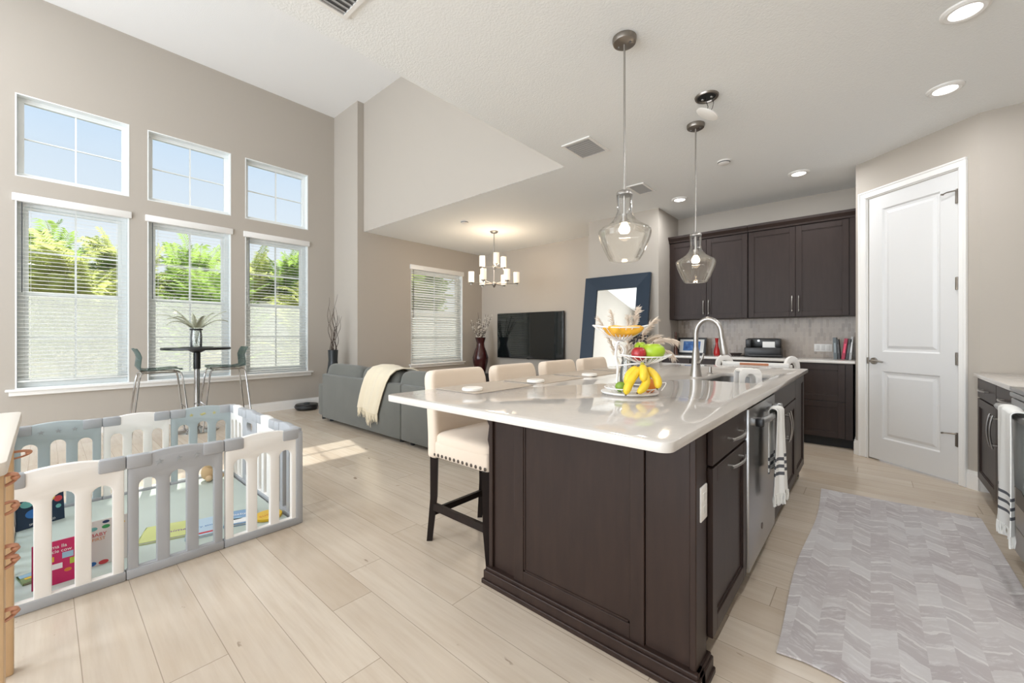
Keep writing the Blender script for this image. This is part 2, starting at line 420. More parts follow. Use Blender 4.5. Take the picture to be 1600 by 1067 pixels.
# ------------------------------------------------------------------ setting
XW, X2, Y1, Y2, YT, YK = -6.957, -6.16, 3.293, 3.407, 6.07, 6.045
HL, HH, XE, XR = 2.845, 4.916, -2.286, 1.28
YB = -4.2
def slab(bm, axis, lo, hi, a0, a1, z0, z1, holes=()):
    """wall slab normal to `axis`, running a0..a1, with rectangular holes (a0,a1,z0,z1)"""
    As = sorted({a0, a1, *[h[0] for h in holes], *[h[1] for h in holes]}); Zs = sorted({z0, z1, *[h[2] for h in holes], *[h[3] for h in holes]})
    for p, q in zip(As, As[1:]):
        run = None
        for u, v in zip(Zs, Zs[1:]):
            solid = not any(h[0] <= (p + q) / 2 <= h[1] and h[2] <= (u + v) / 2 <= h[3] for h in holes)
            if solid: run = [u, v] if run is None else [run[0], v]
            if run and (not solid or v == Zs[-1]):
                if axis == 'x': box(bm, lo, hi, p, q, *run)
                else: box(bm, p, q, lo, hi, *run)
                run = None
    return bm
WY = [(-0.207, 0.70), (0.870, 1.78), (1.957, 2.857)]
LOW = (0.585, 2.66); UP = (2.90, 3.80)
holes = [(a, c, *LOW) for a, c in WY] + [(a, c, *UP) for a, c in WY]
struct('floor', box(B(), -7.2, 1.5, -4.6, 6.3, -0.12, 0), mat_floor())
struct('wall_left', slab(B(), 'x', XW - .16, XW, YB, Y1 + .1, 0, HH, holes), M_WALL)
struct('wall_column', box(B(), XW - .16, X2, Y1, Y2, 0, HH), M_WALL)
SW = (4.305, 5.53, 0.655, 2.385)
struct('wall_sofa_side', slab(B(), 'x', X2 - .16, X2, Y2, YT + .1, 0, HH, [SW]), M_WALL)
struct('wall_header', box(B(), X2, XE, Y2 - .004, Y2 + .12, HL + .001, HH), M_WALL)
struct('wall_television', box(B(), X2, -3.0, YT, YT + .12, 0, HL), M_WALL)
struct('wall_chase', box(B(), -3.145, -2.095, 5.315, YT + .12, 0, HL), M_WALL)
struct('wall_kitchen', box(B(), -2.095, 0.0, YK, YK + .15, 0, HL), M_WALL)
PA = Vector((-.11, 5.28, 0)); PD = Vector((.7505, -.6609, 0)); PN = Vector((-.6609, -.7505, 0))
PM = Matrix(((PD.x, -PN.x, 0, PA.x), (PD.y, -PN.y, 0, PA.y), (0, 0, 1, 0), (0, 0, 0, 1)))    # local x along wall, local y INTO the wall
DX0, DX1, DH = 0.126, 0.836, 2.47
bm = slab(B(), 'y', 0, .12, 0, .972, 0, HL, [(DX0, DX1, 0, DH)]); xf(bm, bm.verts, PM)
struct('wall_pantry', bm, M_WALL)
struct('wall_pantry_return', box(B(), -.11, .0, 5.285, YK, 0, HL), M_WALL)
PE = PA + PD * .972
struct('wall_range_end', box(B(), PE.x, XR, PE.y, PE.y + .12, 0, HL), M_WALL)
struct('wall_right', box(B(), XR, XR + .15, YB, 6.2, 0, HL), M_WALL)
struct('wall_loft', box(B(), XE, XE + .12, YB, Y2, HL + .14, HH), M_WALL)
struct('wall_back', slab(B(), 'y', YB - .16, YB, -7.1, 1.4, 0, HH, [(-2.4, .6, 0, 2.45), (-6.2, -3.0, 0.4, 4.6)]), M_WALL)  # both openings are invented, to let the added fill lamps shine in
bm = box(B(), XE, XR + .1, YB - .1, 6.2, HL, HL + .14); box(bm, X2 - .05, XE, Y2 - .002, 6.2, HL, HL + .14)
struct('ceiling', bm, M_CEIL)
struct('ceiling_high', box(B(), -7.2, XE + .12, YB - .1, Y2 + .12, HH, HH + .14), M_CEILH)
# skirting boards
def skirt(bm, p0, p1, h=.14, t=.016, M=None):
    p0, p1 = Vector((*p0, 0)), Vector((*p1, 0)); d = (p1 - p0); L = d.length; d.normalize(); n = Vector((d.y, -d.x, 0))
    m = Matrix(((d.x, n.x, 0, p0.x), (d.y, n.y, 0, p0.y), (0, 0, 1, 0), (0, 0, 0, 1)))
    b2 = B(); box(b2, 0, L, 0, t, 0, h - .025); box(b2, 0, L, 0, t * .55, h - .025, h)
    xf(b2, b2.verts, m); me = bpy.data.meshes.new('t'); b2.to_mesh(me); b2.free(); bm.from_mesh(me); bpy.data.meshes.remove(me)
    return bm
struct('baseboard_left', skirt(B(), (XW, YB), (XW, Y1)), M_TRIM)
struct('baseboard_column', skirt(B(), (XW, Y1), (X2, Y1)), M_TRIM)
struct('baseboard_sofa_side', skirt(B(), (X2, Y2), (X2, YT)), M_TRIM)
struct('baseboard_television', skirt(B(), (X2, YT), (-3.145, YT)), M_TRIM)
b2 = skirt(B(), tuple(PA.xy), tuple((PA + PD * .05).xy)); skirt(b2, (-.11, 5.45), tuple(PA.xy))
struct('baseboard_pantry_left', b2, M_TRIM)
b2 = skirt(B(), tuple((PA + PD * .90).xy), tuple(PE.xy)); skirt(b2, tuple(PE.xy), (.76, PE.y))
struct('baseboard_pantry_right', b2, M_TRIM)

# ------------------------------------------------------------------ windows
def window(n, px, y0, y1, z0, z1, double):
    bm = B(); D = .13
    for a, c, u, v in ((y0, y1, z1 - .012, z1), (y0, y1, z0, z0 + .012), (y0, y0 + .012, z0 + .012, z1 - .012), (y1 - .012, y1, z0 + .012, z1 - .012)): box(bm, px - D, px + .002, a, c, u, v)
    w = .05
    for a, c, u, v in ((y0 + .012, y1 - .012, z1 - .012 - w, z1 - .012), (y0 + .012, y1 - .012, z0 + .012, z0 + .012 + w), (y0 + .012, y0 + .012 + w, z0 + .012 + w, z1 - .012 - w), (y1 - .012 - w, y1 - .012, z0 + .012 + w, z1 - .012 - w)): box(bm, px - D + .001, px - .085, a, c, u, v, .004, 1)
    root = struct('window_%d' % n, bm, M_VINYL)
    a, c, u, v = y0 + .062, y1 - .062, z0 + .062, z1 - .062; ym = (a + c) / 2; t = .009
    if not double:
        g = B(); box(g, px - .122, px - .10, ym - t * .8, ym + t * .8, u, v); zm = (u + v) / 2; box(g, px - .120, px - .102, a, c, zm - t * .7, zm + t * .7)
        obj('muntin', g, M_VINYL, root, 0)
        obj('window_pane', box(B(), px - .113, px - .109, a, c, u, v), M_WIN, root, 0)
    else:
        zm = u + (v - u) * .505
        for nm, lo, hi, x in (('upper_sash', zm - .02, v, px - .125), ('lower_sash', u, zm + .02, px - .10)):
            g = B(); s = .032
            for p in ((a, c, hi - s, hi), (a, c, lo, lo + s), (a, a + s, lo + s, hi - s), (c - s, c, lo + s, hi - s)): box(g, x - .012, x + .012, *p, .003, 1)
            box(g, x - .008, x + .008, ym - t, ym + t, lo, hi); zz = (lo + hi) / 2; box(g, x - .007, x + .007, a, c, zz - t, zz + t)
            sh = obj(nm, g, M_VINYL, root, 0)
            obj('window_pane', box(B(), x - .002, x + .002, a + s, c - s, lo + s, hi - s), M_WIN, sh, 0)
        obj('insect_screen', box(B(), px - .150, px - .148, a, c, u, zm), M_SCREEN, root, 0)
    return root
k = 1
for (a, c) in WY:
    window(k, XW, a, c, *LOW, True); k += 1
for (a, c) in WY:
    window(k, XW, a, c, *UP, False); k += 1
window(7, X2, SW[0], SW[1], SW[2], SW[3], True)
b2 = box(B(), XW - .05, XW + .055, -.275, 2.925, .562, .588, .006); box(b2, XW, XW + .03, -.25, 2.90, .515, .562, .006)
struct('trim_1', b2, M_TRIM, smooth=30)
b2 = box(B(), X2 - .05, X2 + .05, 4.26, 5.58, .632, .656, .006); box(b2, X2, X2 + .025, 4.28, 5.56, .59, .632, .005)
struct('trim_2', b2, M_TRIM, smooth=30)

def blind(px, y0, y1, z0, z1, tilt, lift, label, wand=0.9):
    t = thing('window_blind', label, 'blind', (px, (y0 + y1) / 2, z0), 0, 'white slatted window blinds')
    L = (y1 - y0) / 2 - .013; H = z1 - z0
    v = box(B(), -.07, .022, -L - .034, L + .034, H - .03, H + .052, .006)
    obj('valance', v, M_TRIM, t)
    pitch = .0435; n = int((H - .06 - lift - .03) / pitch); s = B()
    for i in range(n):
        zz = lift + .04 + pitch * i
        m = Matrix.Translation((-.04, 0, zz)) @ Matrix.Rotation(R(tilt + random.uniform(-1, 1)), 4, 'Y')
        box(s, -.025, .025, -L, L, -.0014, .0014, M=m)
    obj('slats', s, M_SLAT, t, 0)
    obj('bottom_rail', box(B(), -.066, -.014, -L, L, lift, lift + .022, .004), M_SLAT, t)
    for f in (-.78, 0, .78):
        for x in (-.012, -.068): obj('ladder_cord', cyl(B(), (x, L * f, lift), (x, L * f, H - .03), .0011, n=4), M_SLAT, t, 0)
    w = cyl(B(), (.012, -L + .035, H - .04), (.014, -L + .035, H - .04 - wand), .0045, n=6)
    obj('tilt_wand', w, M_GREYPL, t)
    return t
random.seed(3)
blind(XW, *WY[0], *LOW, 10, .07, 'white slatted blind on the leftmost of three tall windows', .98)
blind(XW, *WY[1], *LOW, 10, .055, 'white slatted blind on the tall window behind the bistro table', .98)
blind(XW, *WY[2], *LOW, 10, .02, 'white slatted blind on the tall window nearest the branch vase', .98)
blind(X2, SW[0], SW[1], SW[2], SW[3], 40, .02, 'white blind with half-closed slats on the window above the sofa', .85)

# ------------------------------------------------------------------ pantry door
bm = B()
for x0, x1, z0, z1 in ((DX0 - .082, DX0 - .012, 0, DH + .012), (DX1 + .012, DX1 + .062, 0, DH + .012), (DX0 - .082, DX1 + .062, DH + .012, DH + .075)):
    box(bm, x0, x1, -.02, 0, z0, z1, .004, 1); 
box(bm, DX0 - .084, DX0 - .064, -.027, 0, 0, DH + .057, .004, 1); box(bm, DX1 + .046, DX1 + .064, -.027, 0, 0, DH + .057, .004, 1); box(bm, DX0 - .084, DX1 + .064, -.027, 0, DH + .058, DH + .076, .004, 1)
for x0, x1, z0, z1 in ((DX0 - .014, DX0 - .003, 0, DH + .012), (DX1 + .003, DX1 + .014, 0, DH + .012), (DX0 - .014, DX1 + .014, DH + .004, DH + .014)): box(bm, x0, x1, -.002, .12, z0, z1)
xf(bm, bm.verts, PM); struct('trim_3', bm, M_TRIM, smooth=30)
def raised_panel_board(x0, x1, z0, z1, t, panels, b=.03, M=None):
    """door leaf: front face at y=0, panels sunk then raised again"""
    bm = B(); xs = sorted({x0, x1, *[p[0] for p in panels], *[p[1] for p in panels]}); zs = sorted({z0, z1, *[p[2] for p in panels], *[p[3] for p in panels]})
    slab(bm, 'y', 0, t, x0, x1, z0, z1, panels)
    for a, c, u, v in panels:
        prof = [(0, 0), (.012, .012), (.03, .014), (.055, .004)]
        ring = []
        for d, y in prof: ring.append([bm.verts.new(q) for q in ((a + d, y, u + d), (c - d, y, u + d), (c - d, y, v - d), (a + d, y, v - d))])
        for A, C in zip(ring, ring[1:]):
            for i in range(4): bm.faces.new((A[i], A[(i + 1) % 4], C[(i + 1) % 4], C[i]))
        bm.faces.new(ring[-1])
    if M is not None: xf(bm, bm.verts, M)
    return bm
door = struct('door_1', raised_panel_board(DX0 + .002, DX1 - .002, .012, DH, .04, [(DX0 + .125, DX1 - .125, 1.02, 2.345), (DX0 + .125, DX1 - .125, .215, .84)], M=PM @ Matrix.Translation((0, .004, 0))), M_DOOR)
def lever(bm):
    cyl(bm, (0, 0, 0), (0, -.012, 0), .033, .030, 20); cyl(bm, (0, -.012, 0), (0, -.05, 0), .012)
    tube(bm, [(0, -.048, 0), (.03, -.052, .004), (.075, -.05, .002), (.115, -.046, -.006)], [.012, .011, .009, .007], 10)
    return bm
bm = lever(B()); xf(bm, bm.verts, PM @ Matrix.Translation((DX0 + .052, .004, .93))); obj('door_handle', bm, M_NICKEL, door)
bm = box(B(), DX0 - .012, DX0 + .004, -.006, .01, .90, .96, .002, 1); xf(bm, bm.verts, PM); obj('strike_plate', bm, M_BRONZE, door)
for z in (2.26, 1.58, .985, .345):
    bm = cyl(B(), (DX1 + .001, -.008, z - .05), (DX1 + .001, -.008, z + .05), .0075, n=10); box(bm, DX1 - .02, DX1 + .001, .0, .006, z - .05, z + .05)
    if z in (2.26, .345):
        cyl(bm, (DX1 + .001, -.008, z + .045), (DX1 + .001, -.008, z + .06), .01, n=10); tube(bm, [(DX1, -.012, z + .05), (DX1 - .05, -.035, z + .048), (DX1 - .085, -.03, z + .042)], [.006, .005, .004], 8)
        cyl(bm, (DX1 - .085, -.038, z + .042), (DX1 - .085, -.022, z + .042), .007, n=10)
    xf(bm, bm.verts, PM); obj('hinge', bm, M_BRONZE, door)

# ------------------------------------------------------------------ kitchen cabinets
def wobj(name, bm, mat, parent, root, smooth=35):
    xf(bm, bm.verts, (Matrix.Translation(root.location) @ Matrix.Rotation(root.rotation_euler.z, 4, 'Z')).inverted())
    return obj(name, bm, mat, parent, smooth)
def shaker(x0, x1, z0, z1, t=.02, fr=.058, y=0):
    """shaker front: frame with a sunk panel, outer face at y-t"""
    bm = B()
    for a, c, u, v in ((x0, x0 + fr, z0, z1), (x1 - fr, x1, z0, z1), (x0 + fr, x1 - fr, z0, z0 + fr), (x0 + fr, x1 - fr, z1 - fr, z1)): box(bm, a, c, y - t, y, u, v, .0015, 1)
    box(bm, x0 + fr - .002, x1 - fr + .002, y - t * .5, y, z0 + fr - .002, z1 - fr + .002)
    g = .008
    for a, c, u, v in ((x0 + fr, x0 + fr + g, z0 + fr, z1 - fr), (x1 - fr - g, x1 - fr, z0 + fr, z1 - fr), (x0 + fr, x1 - fr, z0 + fr, z0 + fr + g), (x0 + fr, x1 - fr, z1 - fr - g, z1 - fr)): box(bm, a, c, y - t * .72, y, u, v)
    return bm
def slabfront(x0, x1, z0, z1, t=.02, y=0): return box(B(), x0, x1, y - t, y, z0, z1, .002, 1)
def bow(cx, cz, L, vertical, y=-.02, r=.0055):
    bm = B(); pts = []
    for k in range(13):
        s = -1 + 2 * k / 12; d = y - .034 + .014 * s * s
        pts.append((cx, d, cz + s * L * .62) if vertical else (cx + s * L * .62, d, cz))
    tube(bm, pts, r, 8)
    for s in (-.5, .5):
        p = (cx, y, cz + s * L) if vertical else (cx + s * L, y, cz)
        cyl(bm, p, (p[0], y - .03, p[2]), r * .9, n=8)
    return bm
# back-wall base cabinets and worktop
HK = .91
def basecab(label, x0, x1, drawers, rz=0, loc=None, depth=.60, h=HK - .03):
    t = thing('base_cabinet', label, 'cabinet', loc or (x0, 5.43, 0), rz); w = x1 - x0
    obj('carcass', box(B(), 0, w, 0, depth, .10, h), M_ESP, t, 0)
    obj('toe_kick', box(B(), 0, w, .06, depth, 0, .10), M_BLACKM, t, 0)
    return t, w
t, w = basecab('dark base cabinet with two deep drawers right of the learning tower', -.62, -.135, 0)
for z0, z1, nm in ((.485, .865, 'u'), (.105, .478, 'l')):
    obj('drawer', shaker(.012, w - .062, z0, z1), M_ESP, t, 0)
obj('filler_strip', box(B(), w - .055, w, -.02, 0, .10, h := .88), M_ESP, t, 0)
t, w = basecab('dark base cabinet on the back wall under the printer', -1.36, -.625, 0)
for a, c in ((.01, w / 2 - .004), (w / 2 + .004, w - .01)):
    d = obj('door', shaker(a, c, .105, .865), M_ESP, t, 0)
t, w = basecab('dark base cabinet on the back wall under the framed picture', -2.09, -1.365, 0)
for a, c in ((.01, w / 2 - .004), (w / 2 + .004, w - .01)):
    d = obj('door', shaker(a, c, .105, .865), M_ESP, t, 0)
o = obj('back_countertop', plate(rrect(-2.092, -.116, 5.40, 6.042, .003, 1), [], .03, .003, Matrix.Translation((0, 0, HK - .015))), M_QUARTZ)
tag(o, 'white quartz countertop along the back wall under the wall cabinets', 'countertop')
struct('wall_backsplash', box(B(), -2.092, -.113, YK - .012, YK, HK, 1.40), mat_tile())
# wall cabinets
def wallcab(x0, x1, label, filler=0):
    t = thing('wall_cabinet', label, 'cabinet', (x0, 5.715, 1.385), 0); w = x1 - x0; H = 1.05
    obj('carcass', box(B(), 0, w, 0, .325, 0, H), M_ESP2, t, 0)
    fw = w - filler; m = fw / 2
    for a, c, hx in ((.006, m - .002, m - .032), (m + .002, fw - .006, m + .032)):
        d = obj('door', shaker(a, c, .004, H - .012), M_ESP2, t, 0)
        obj('handle', bow(hx, .15, .15, True), M_NICKEL, d)
    c = B(); prof = [(0, 0), (.012, 0), (.018, .02), (.045, .055), (.05, .08), (0, .08)]
    V = [[c.verts.new((x, -.018 - p, H + z)) for p, z in prof] for x in (0 if filler else -.045, w)]
    for i in range(len(prof)): c.faces.new((V[0][i], V[0][(i + 1) % 6], V[1][(i + 1) % 6], V[1][i]))
    c.faces.new(V[0]); c.faces.new(V[1][::-1]); box(c, 0, w, -.018, .325, H, H + .078)
    obj('crown_moulding', c, M_ESP2, t, 0)
    if filler: obj('filler_strip', box(B(), fw, w, -.02, 0, 0, H), M_ESP2, t, 0)
    return t
wallcab(-2.092, -1.136, 'dark two-door wall cabinet beside the leaning mirror')
wallcab(-1.132, -.113, 'dark two-door wall cabinet beside the pantry door', .055)

# ------------------------------------------------------------------ island
HI = .89
isl = thing('kitchen_island', 'dark espresso panelled end of the kitchen island', 'island base', (-.9, 1.4, 0))
b2 = box(B(), -1.37, -.43, 1.412, 1.45, .0, HI - .03); box(b2, -1.37, -1.335, 1.45, 4.15, 0, HI - .03); box(b2, -1.37, -.45, 4.115, 4.15, 0, HI - .03)
wobj('body_panel', b2, M_ESP, isl, isl, 0)
b2 = B(); xf(b2, shaker(-1.212, -.603, .072, HI - .03, .014, .054).verts if False else [], None)
fr = shaker(-1.212, -.603, .07, HI - .032, .016, .054); xf(fr, fr.verts, Matrix.Translation((0, 1.413, 0))); wobj('end_panel', fr, M_ESP, isl, isl, 0)
wobj('edge_strip', box(B(), -1.372, -1.348, 1.398, 1.45, .07, HI - .03, .003, 1), M_ESP, isl, isl, 0)
b2 = box(B(), -.449, -.427, 1.398, 1.51, .07, HI - .03, .003, 1); box(b2, -.60, -.449, 1.406, 1.42, .07, HI - .03)
wobj('corner_post', b2, M_ESP, isl, isl, 0)
b2 = B()
for o0, zt in ((.028, .06), (.018, .072), (.038, .022)):
    box(b2, -1.372 - o0 * .4, -.427 + o0 * .6, 1.40 - o0, 1.44, 0, zt, .003, 1); box(b2, -.46, -.427 + o0 * .6, 1.40, 1.52 + o0 * .4, 0, zt, .003, 1)
wobj('base_moulding', b2, M_ESP, isl, isl, 0)
for yy in (1.46, 2.9):
    c = B(); prof = [(0, 0), (0, -.26), (.02, -.27), (.04, -.2), (.03, -.13), (.07, -.06), (.16, -.03), (.20, 0)]
    V = [[c.verts.new((-1.37 - p, yy + dy, HI - .03 + z)) for p, z in prof] for dy in (-.03, .03)]
    n_ = len(prof)
    for i in range(n_): c.faces.new((V[0][i], V[0][(i + 1) % n_], V[1][(i + 1) % n_], V[1][i]))
    c.faces.new(V[0]); c.faces.new(V[1][::-1]); wobj('corbel', c, M_ESP, isl, isl, 0)
o = box(B(), -.4275, -.4215, 1.432, 1.500, .548, .664, .003, 2); ot = thing('wall_outlet', 'white outlet plate on the island corner post', 'outlet', (-.4275, 1.466, .606))
wobj('cover_plate', o, M_WHITEPL, ot, ot); b2 = B()
for z in (.628, .584): box(b2, -.4225, -.4195, 1.449, 1.483, z - .014, z + .014, .002, 1)
wobj('socket', b2, P('outlet_face', (.7, .69, .66), .4), ot, ot)

SC = (-.75, -.50, 2.72, 3.40)
SINK = (-.845, -.505, 2.72, 3.42)
top = obj('island_countertop', plate(rrect(-1.73, -.39, 1.065, 4.22, .035, 6), [rrect(*SINK, .07, 6)], .03, .004, Matrix.Translation((0, 0, HI - .015))), M_QUARTZ)
tag(top, 'large glossy white quartz countertop of the island', 'countertop')
CF = -.432     # cabinet box front, fronts proud by .02
def islcab(name, label, cat, y0, y1):
    t = thing(name, label, cat, (CF, y0, 0), R(90)); w = y1 - y0
    b3 = box(B(), 0, w, 0, .02, .10, HI - .032)
    for a in (0, w - .018): box(b3, a, a + .018, 0, .55, .10, HI - .032)
    box(b3, 0, w, .02, .55, .10, .118)
    obj('carcass', b3, M_ESP, t, 0)
    obj('toe_kick', box(B(), 0, w, .07, .09, 0, .10), M_BLACKM, t, 0)
    return t, w
t, w = islcab('island_cabinet', 'narrow island cabinet with one drawer, next to the outlet post', 'cabinet', 1.525, 2.045)
d = obj('drawer', slabfront(.004, w - .006, .715, .852), M_ESP, t, 0); obj('handle', bow(w / 2 + .03, .775, .17, False), M_NICKEL, d)
d = obj('door', shaker(.004, w - .006, .115, .705), M_ESP, t, 0); obj('handle', bow(w / 2 + .03, .672, .17, False), M_NICKEL, d)
t, w = islcab('island_cabinet', 'wide island sink cabinet with two doors, beyond the dishwasher', 'cabinet', 2.712, 3.61)
d = obj('false_drawer_front', slabfront(.004, w - .004, .715, .852), M_ESP, t, 0)
for a, c, hx in ((.004, w / 2 - .002, w / 2 - .035), (w / 2 + .002, w - .004, w / 2 + .035)):
    d = obj('door', shaker(a, c, .115, .705), M_ESP, t, 0); obj('handle', bow(hx, .585, .15, True), M_NICKEL, d)
t, w = islcab('island_cabinet', 'island end cabinet with one tall door, farthest along the aisle', 'cabinet', 3.612, 4.112)
d = obj('door', shaker(.004, w - .004, .115, .852), M_ESP, t, 0)
# dishwasher
dw = thing('dishwasher', 'stainless steel dishwasher in the island with a striped towel on its bar', 'dishwasher', (CF, 2.05, 0), R(90)); w = .656
obj('tub', box(B(), .01, w - .01, .004, .54, .09, HI - .04), M_BLACK, dw, 0)
obj('front_panel', box(B(), .006, w - .006, -.028, .004, .115, .842, .004), M_STEEL, dw)
obj('control_strip', box(B(), .006, w - .006, -.022, .004, .844, HI - .036, .003), M_BLACK, dw)
obj('kick_plate', box(B(), .006, w - .006, .06, .08, .01, .11), M_BLACK, dw, 0)
b2 = B(); pts = [(.05 + (w - .1) * k / 14, -.078 + .018 * (2 * k / 14 - 1) ** 2, .782) for k in range(15)]
tube(b2, pts, .013, 12, flat=1.25)
for x in (.06, w - .06): box(b2, x - .018, x + .018, -.07, -.026, .765, .80, .005)
obj('handle', b2, M_STEEL, dw)
obj('end_cap', box(B(), .035, .062, -.078, -.045, .764, .800, .005), M_BLACK, dw)
b2 = lathe(B(), [(0, 0), (.015, 0), (.015, .002), (0, .002)], n=20); xf(b2, b2.verts, Matrix.Translation((w * .44, -.0285, .23)) @ Matrix.Rotation(R(90), 4, 'X'))
obj('round_emblem', b2, P('emblem_grey', (.12, .08, .06), .3, .6), dw)
b2 = box(B(), w - .09, w - .03, -.0225, -.0215, .80, .835)
# sink and faucet
sk = thing('kitchen_sink', 'undermount stainless sink basin set in the island countertop', 'sink', (-.675, 3.07, HI - .03))
b2 = B(); a0, a1, c0, c1 = SINK; ex = .012
rg = [[b2.verts.new((x, y, z)) for x, y in rrect(a0 - ex + i_, a1 + ex - i_, c0 - ex + i_, c1 + ex - i_, max(.08 - i_ * .5, .03), 6)] for i_, z in ((-.015, HI - .031), (0, HI - .031), (.0, HI - .06), (.012, HI - .20), (.05, HI - .235))]
for A, C in zip(rg, rg[1:]):
    for i in range(len(A)): b2.faces.new((A[i], A[(i + 1) % len(A)], C[(i + 1) % len(A)], C[i]))
b2.faces.new(rg[-1]); wobj('basin', b2, M_STEEL, sk, sk)
wobj('drain', lathe(B(), [(0, .004), (.03, .004), (.042, .008), (.045, 0)], (-.675, 3.07, HI - .236), 20), M_CHROME, sk, sk)
fc = thing('kitchen_faucet', 'tall gooseneck pull-down faucet in brushed nickel beside the sink', 'faucet', (-.90, 2.94, HI))
obj('base', lathe(B(), [(0, 0), (.038, 0), (.037, .012), (.033, .03), (.027, .09), (.022, .17), (.0155, .20), (0, .20)], n=24), M_NICKEL, fc)
pts = [(0, 0, .15), (0, 0, .29)] + [(.080 - .080 * math.cos(PI * k / 12), 0, .29 + .10 * math.sin(PI * k / 12)) for k in range(1, 12)]
pts += [(.163, 0, .265)]
obj('neck', tube(B(), pts, .0155, 14), M_NICKEL, fc)
obj('spray_head', tube(B(), [(.161, 0, .275), (.166, 0, .25), (.171, 0, .22), (.179, 0, .165), (.182, 0, .15)], [.0155, .0165, .019, .024, .021], 16), M_NICKEL, fc)
obj('lever', tube(B(), [(.015, -.012, .095), (.04, -.03, .10), (.052, -.036, .125), (.062, -.04, .16)], [.014, .013, .008, .006], 10), M_NICKEL, fc)
o = lathe(B(), [(0, 0), (.02, 0), (.022, .004), (.012, .008), (.010, .05), (.0, .052)], (-.885, 3.22, HI), 16)
tag(obj('soap_dispenser_cap', o, M_NICKEL), 'small nickel cap behind the faucet on the island', 'sink fitting')
# white arch shaped caddy in the sink
cd = thing('sink_caddy', 'white arch-shaped plastic caddy standing in the sink', 'caddy', (-.60, 3.00, HI - .235)); cd.scale = (.80, .80, 1.10)
for x in (-.05, .05):
    obj('arch_side', plate(rrect(-.085, .085, 0, .275, .035, 5), [arch(-.042, .042, .02, .245)], .016, .004, Matrix.Rotation(R(35), 4, 'Z') @ XZ(x)), M_WHITEPL, cd)
b2 = box(B(), -.07, .07, -.055, .055, .0, .015, .004); xf(b2, b2.verts, Matrix.Rotation(R(35), 4, 'Z')); obj('tray', b2, M_WHITEPL, cd)
b2 = box(B(), -.075, .075, -.05, .05, .255, .268, .004); xf(b2, b2.verts, Matrix.Rotation(R(35), 4, 'Z')); obj('shelf', b2, M_WHITEPL, cd)

# towels over bars
def towel(name, label, root_loc, rz, wdt, zbar, zf, zb, bands, folds=3, amp=.012, dep=.03, seed=1):
    """hangs over a bar along local x; front hangs at local -y"""
    random.seed(seed); t = thing(name, label, 'towel', root_loc, rz)
    m = mat_stripes(name + '_cloth', (.80, .80, .78), (.10, .105, .12), bands, 0, 0)
    prof = [(-dep, zf + (zbar - zf) * k / 16) for k in range(16)] + [(-dep * math.cos(PI * k / 8), zbar + .018 * math.sin(PI * k / 8)) for k in range(9)] + [(dep, zbar - (zbar - zb) * k / 14) for k in range(1, 15)]
    NX = 40; rows = []
    for i, (y, z) in enumerate(prof):
        row = []
        for j in range(NX + 1):
            u = j / NX; drop = max(0, zbar - z) / max(.01, zbar - zf)
            a = amp * (.35 + .65 * drop)
            x = (u - .5) * wdt * (1 - .25 * (1 - drop)) + .01 * math.sin(9 * u) * drop
            wv = math.sin(u * 2 * PI * folds + .6 * drop) * a + math.sin(u * 2 * PI * folds * 2.3 + 1) * a * .3
            row.append((x, y + (wv if y < 0 else -wv * .3), z + .006 * math.sin(5 * u)))
        rows.append(row)
    b_ = B(); sheet(b_, rows, .004)
    obj('cloth', b_, m, t, 60)
    f = B()
    for j in range(0, NX + 1):
        x, y, z = rows[0][j]; L = random.uniform(.045, .06)
        tube(f, [(x, y, z), (x + random.uniform(-.004, .004), y + random.uniform(-.004, .004), z - L * .5), (x + random.uniform(-.007, .007), y, z - L)], [.0035, .003, .0035], 5)
    obj('fringe', f, P(name + '_fringe', (.80, .80, .77), .9), t)
    return t
towel('dish_towel', 'white fringed towel with grey stripes over the dishwasher bar', (CF + .078, 2.40, 0), R(90), .20, .80, .40, .50, [(.57, .008), (.535, .008), (.50, .008)], 2.0, .016, .022, 4)

# ------------------------------------------------------------------ range side
HRC = .89
rc_t, w = basecab('dark base cabinet left of the range with paired doors and drawers', 0, 1.22, 0, R(-90), (.62, 4.60, 0), .62, HRC - .03)
for i in range(2):
    a = .02 + i * .60; c = a + .592
    d = obj('drawer', slabfront(a, c, .715, .852), M_ESP, rc_t, 0); obj('handle', bow((a + c) / 2, .785, .17, False), M_NICKEL, d)
    d = obj('door', shaker(a, c, .115, .705), M_ESP, rc_t, 0); obj('handle', bow(c - .04 if i == 0 else a + .04, .56, .17, True), M_NICKEL, d)
o = obj('range_side_countertop', plate(rrect(.585, XR - .002, 3.36, 4.63, .003, 1), [], .03, .003, Matrix.Translation((0, 0, HRC - .015))), M_QUARTZ)
tag(o, 'white quartz countertop left of the range against the end wall', 'countertop')
rg_ = thing('range_cooker', 'stainless steel range at the right edge with a towel on its bar', 'range', (.60, 3.35, 0), R(-90))
obj('body', box(B(), 0, .76, .0, .66, .04, HRC - .01), M_STEEL, rg_, 0)
obj('cooktop', box(B(), -.002, .762, -.05, .66, HRC - .01, HRC + .012, .004), M_STEEL, rg_)
obj('control_panel', box(B(), .0, .76, -.05, .0, .85, HRC - .012, .008), M_STEEL, rg_)
dr = obj('oven_door', box(B(), .005, .755, -.045, 0, .20, .845, .006), M_STEEL, rg_)
obj('oven_glass', box(B(), .11, .65, -.048, -.044, .32, .66, .002), M_BLACK, dr)
b2 = B(); tube(b2, [(.04 + .68 * k / 12, -.108 + .012 * (2 * k / 12 - 1) ** 2, .80) for k in range(13)], .014, 12)
for x in (.05, .71): box(b2, x - .015, x + .015, -.105, -.04, .785, .815, .005)
obj('handle', b2, M_STEEL, dr)
obj('storage_drawer', box(B(), .005, .755, -.04, 0, .06, .19, .006), M_STEEL, rg_)
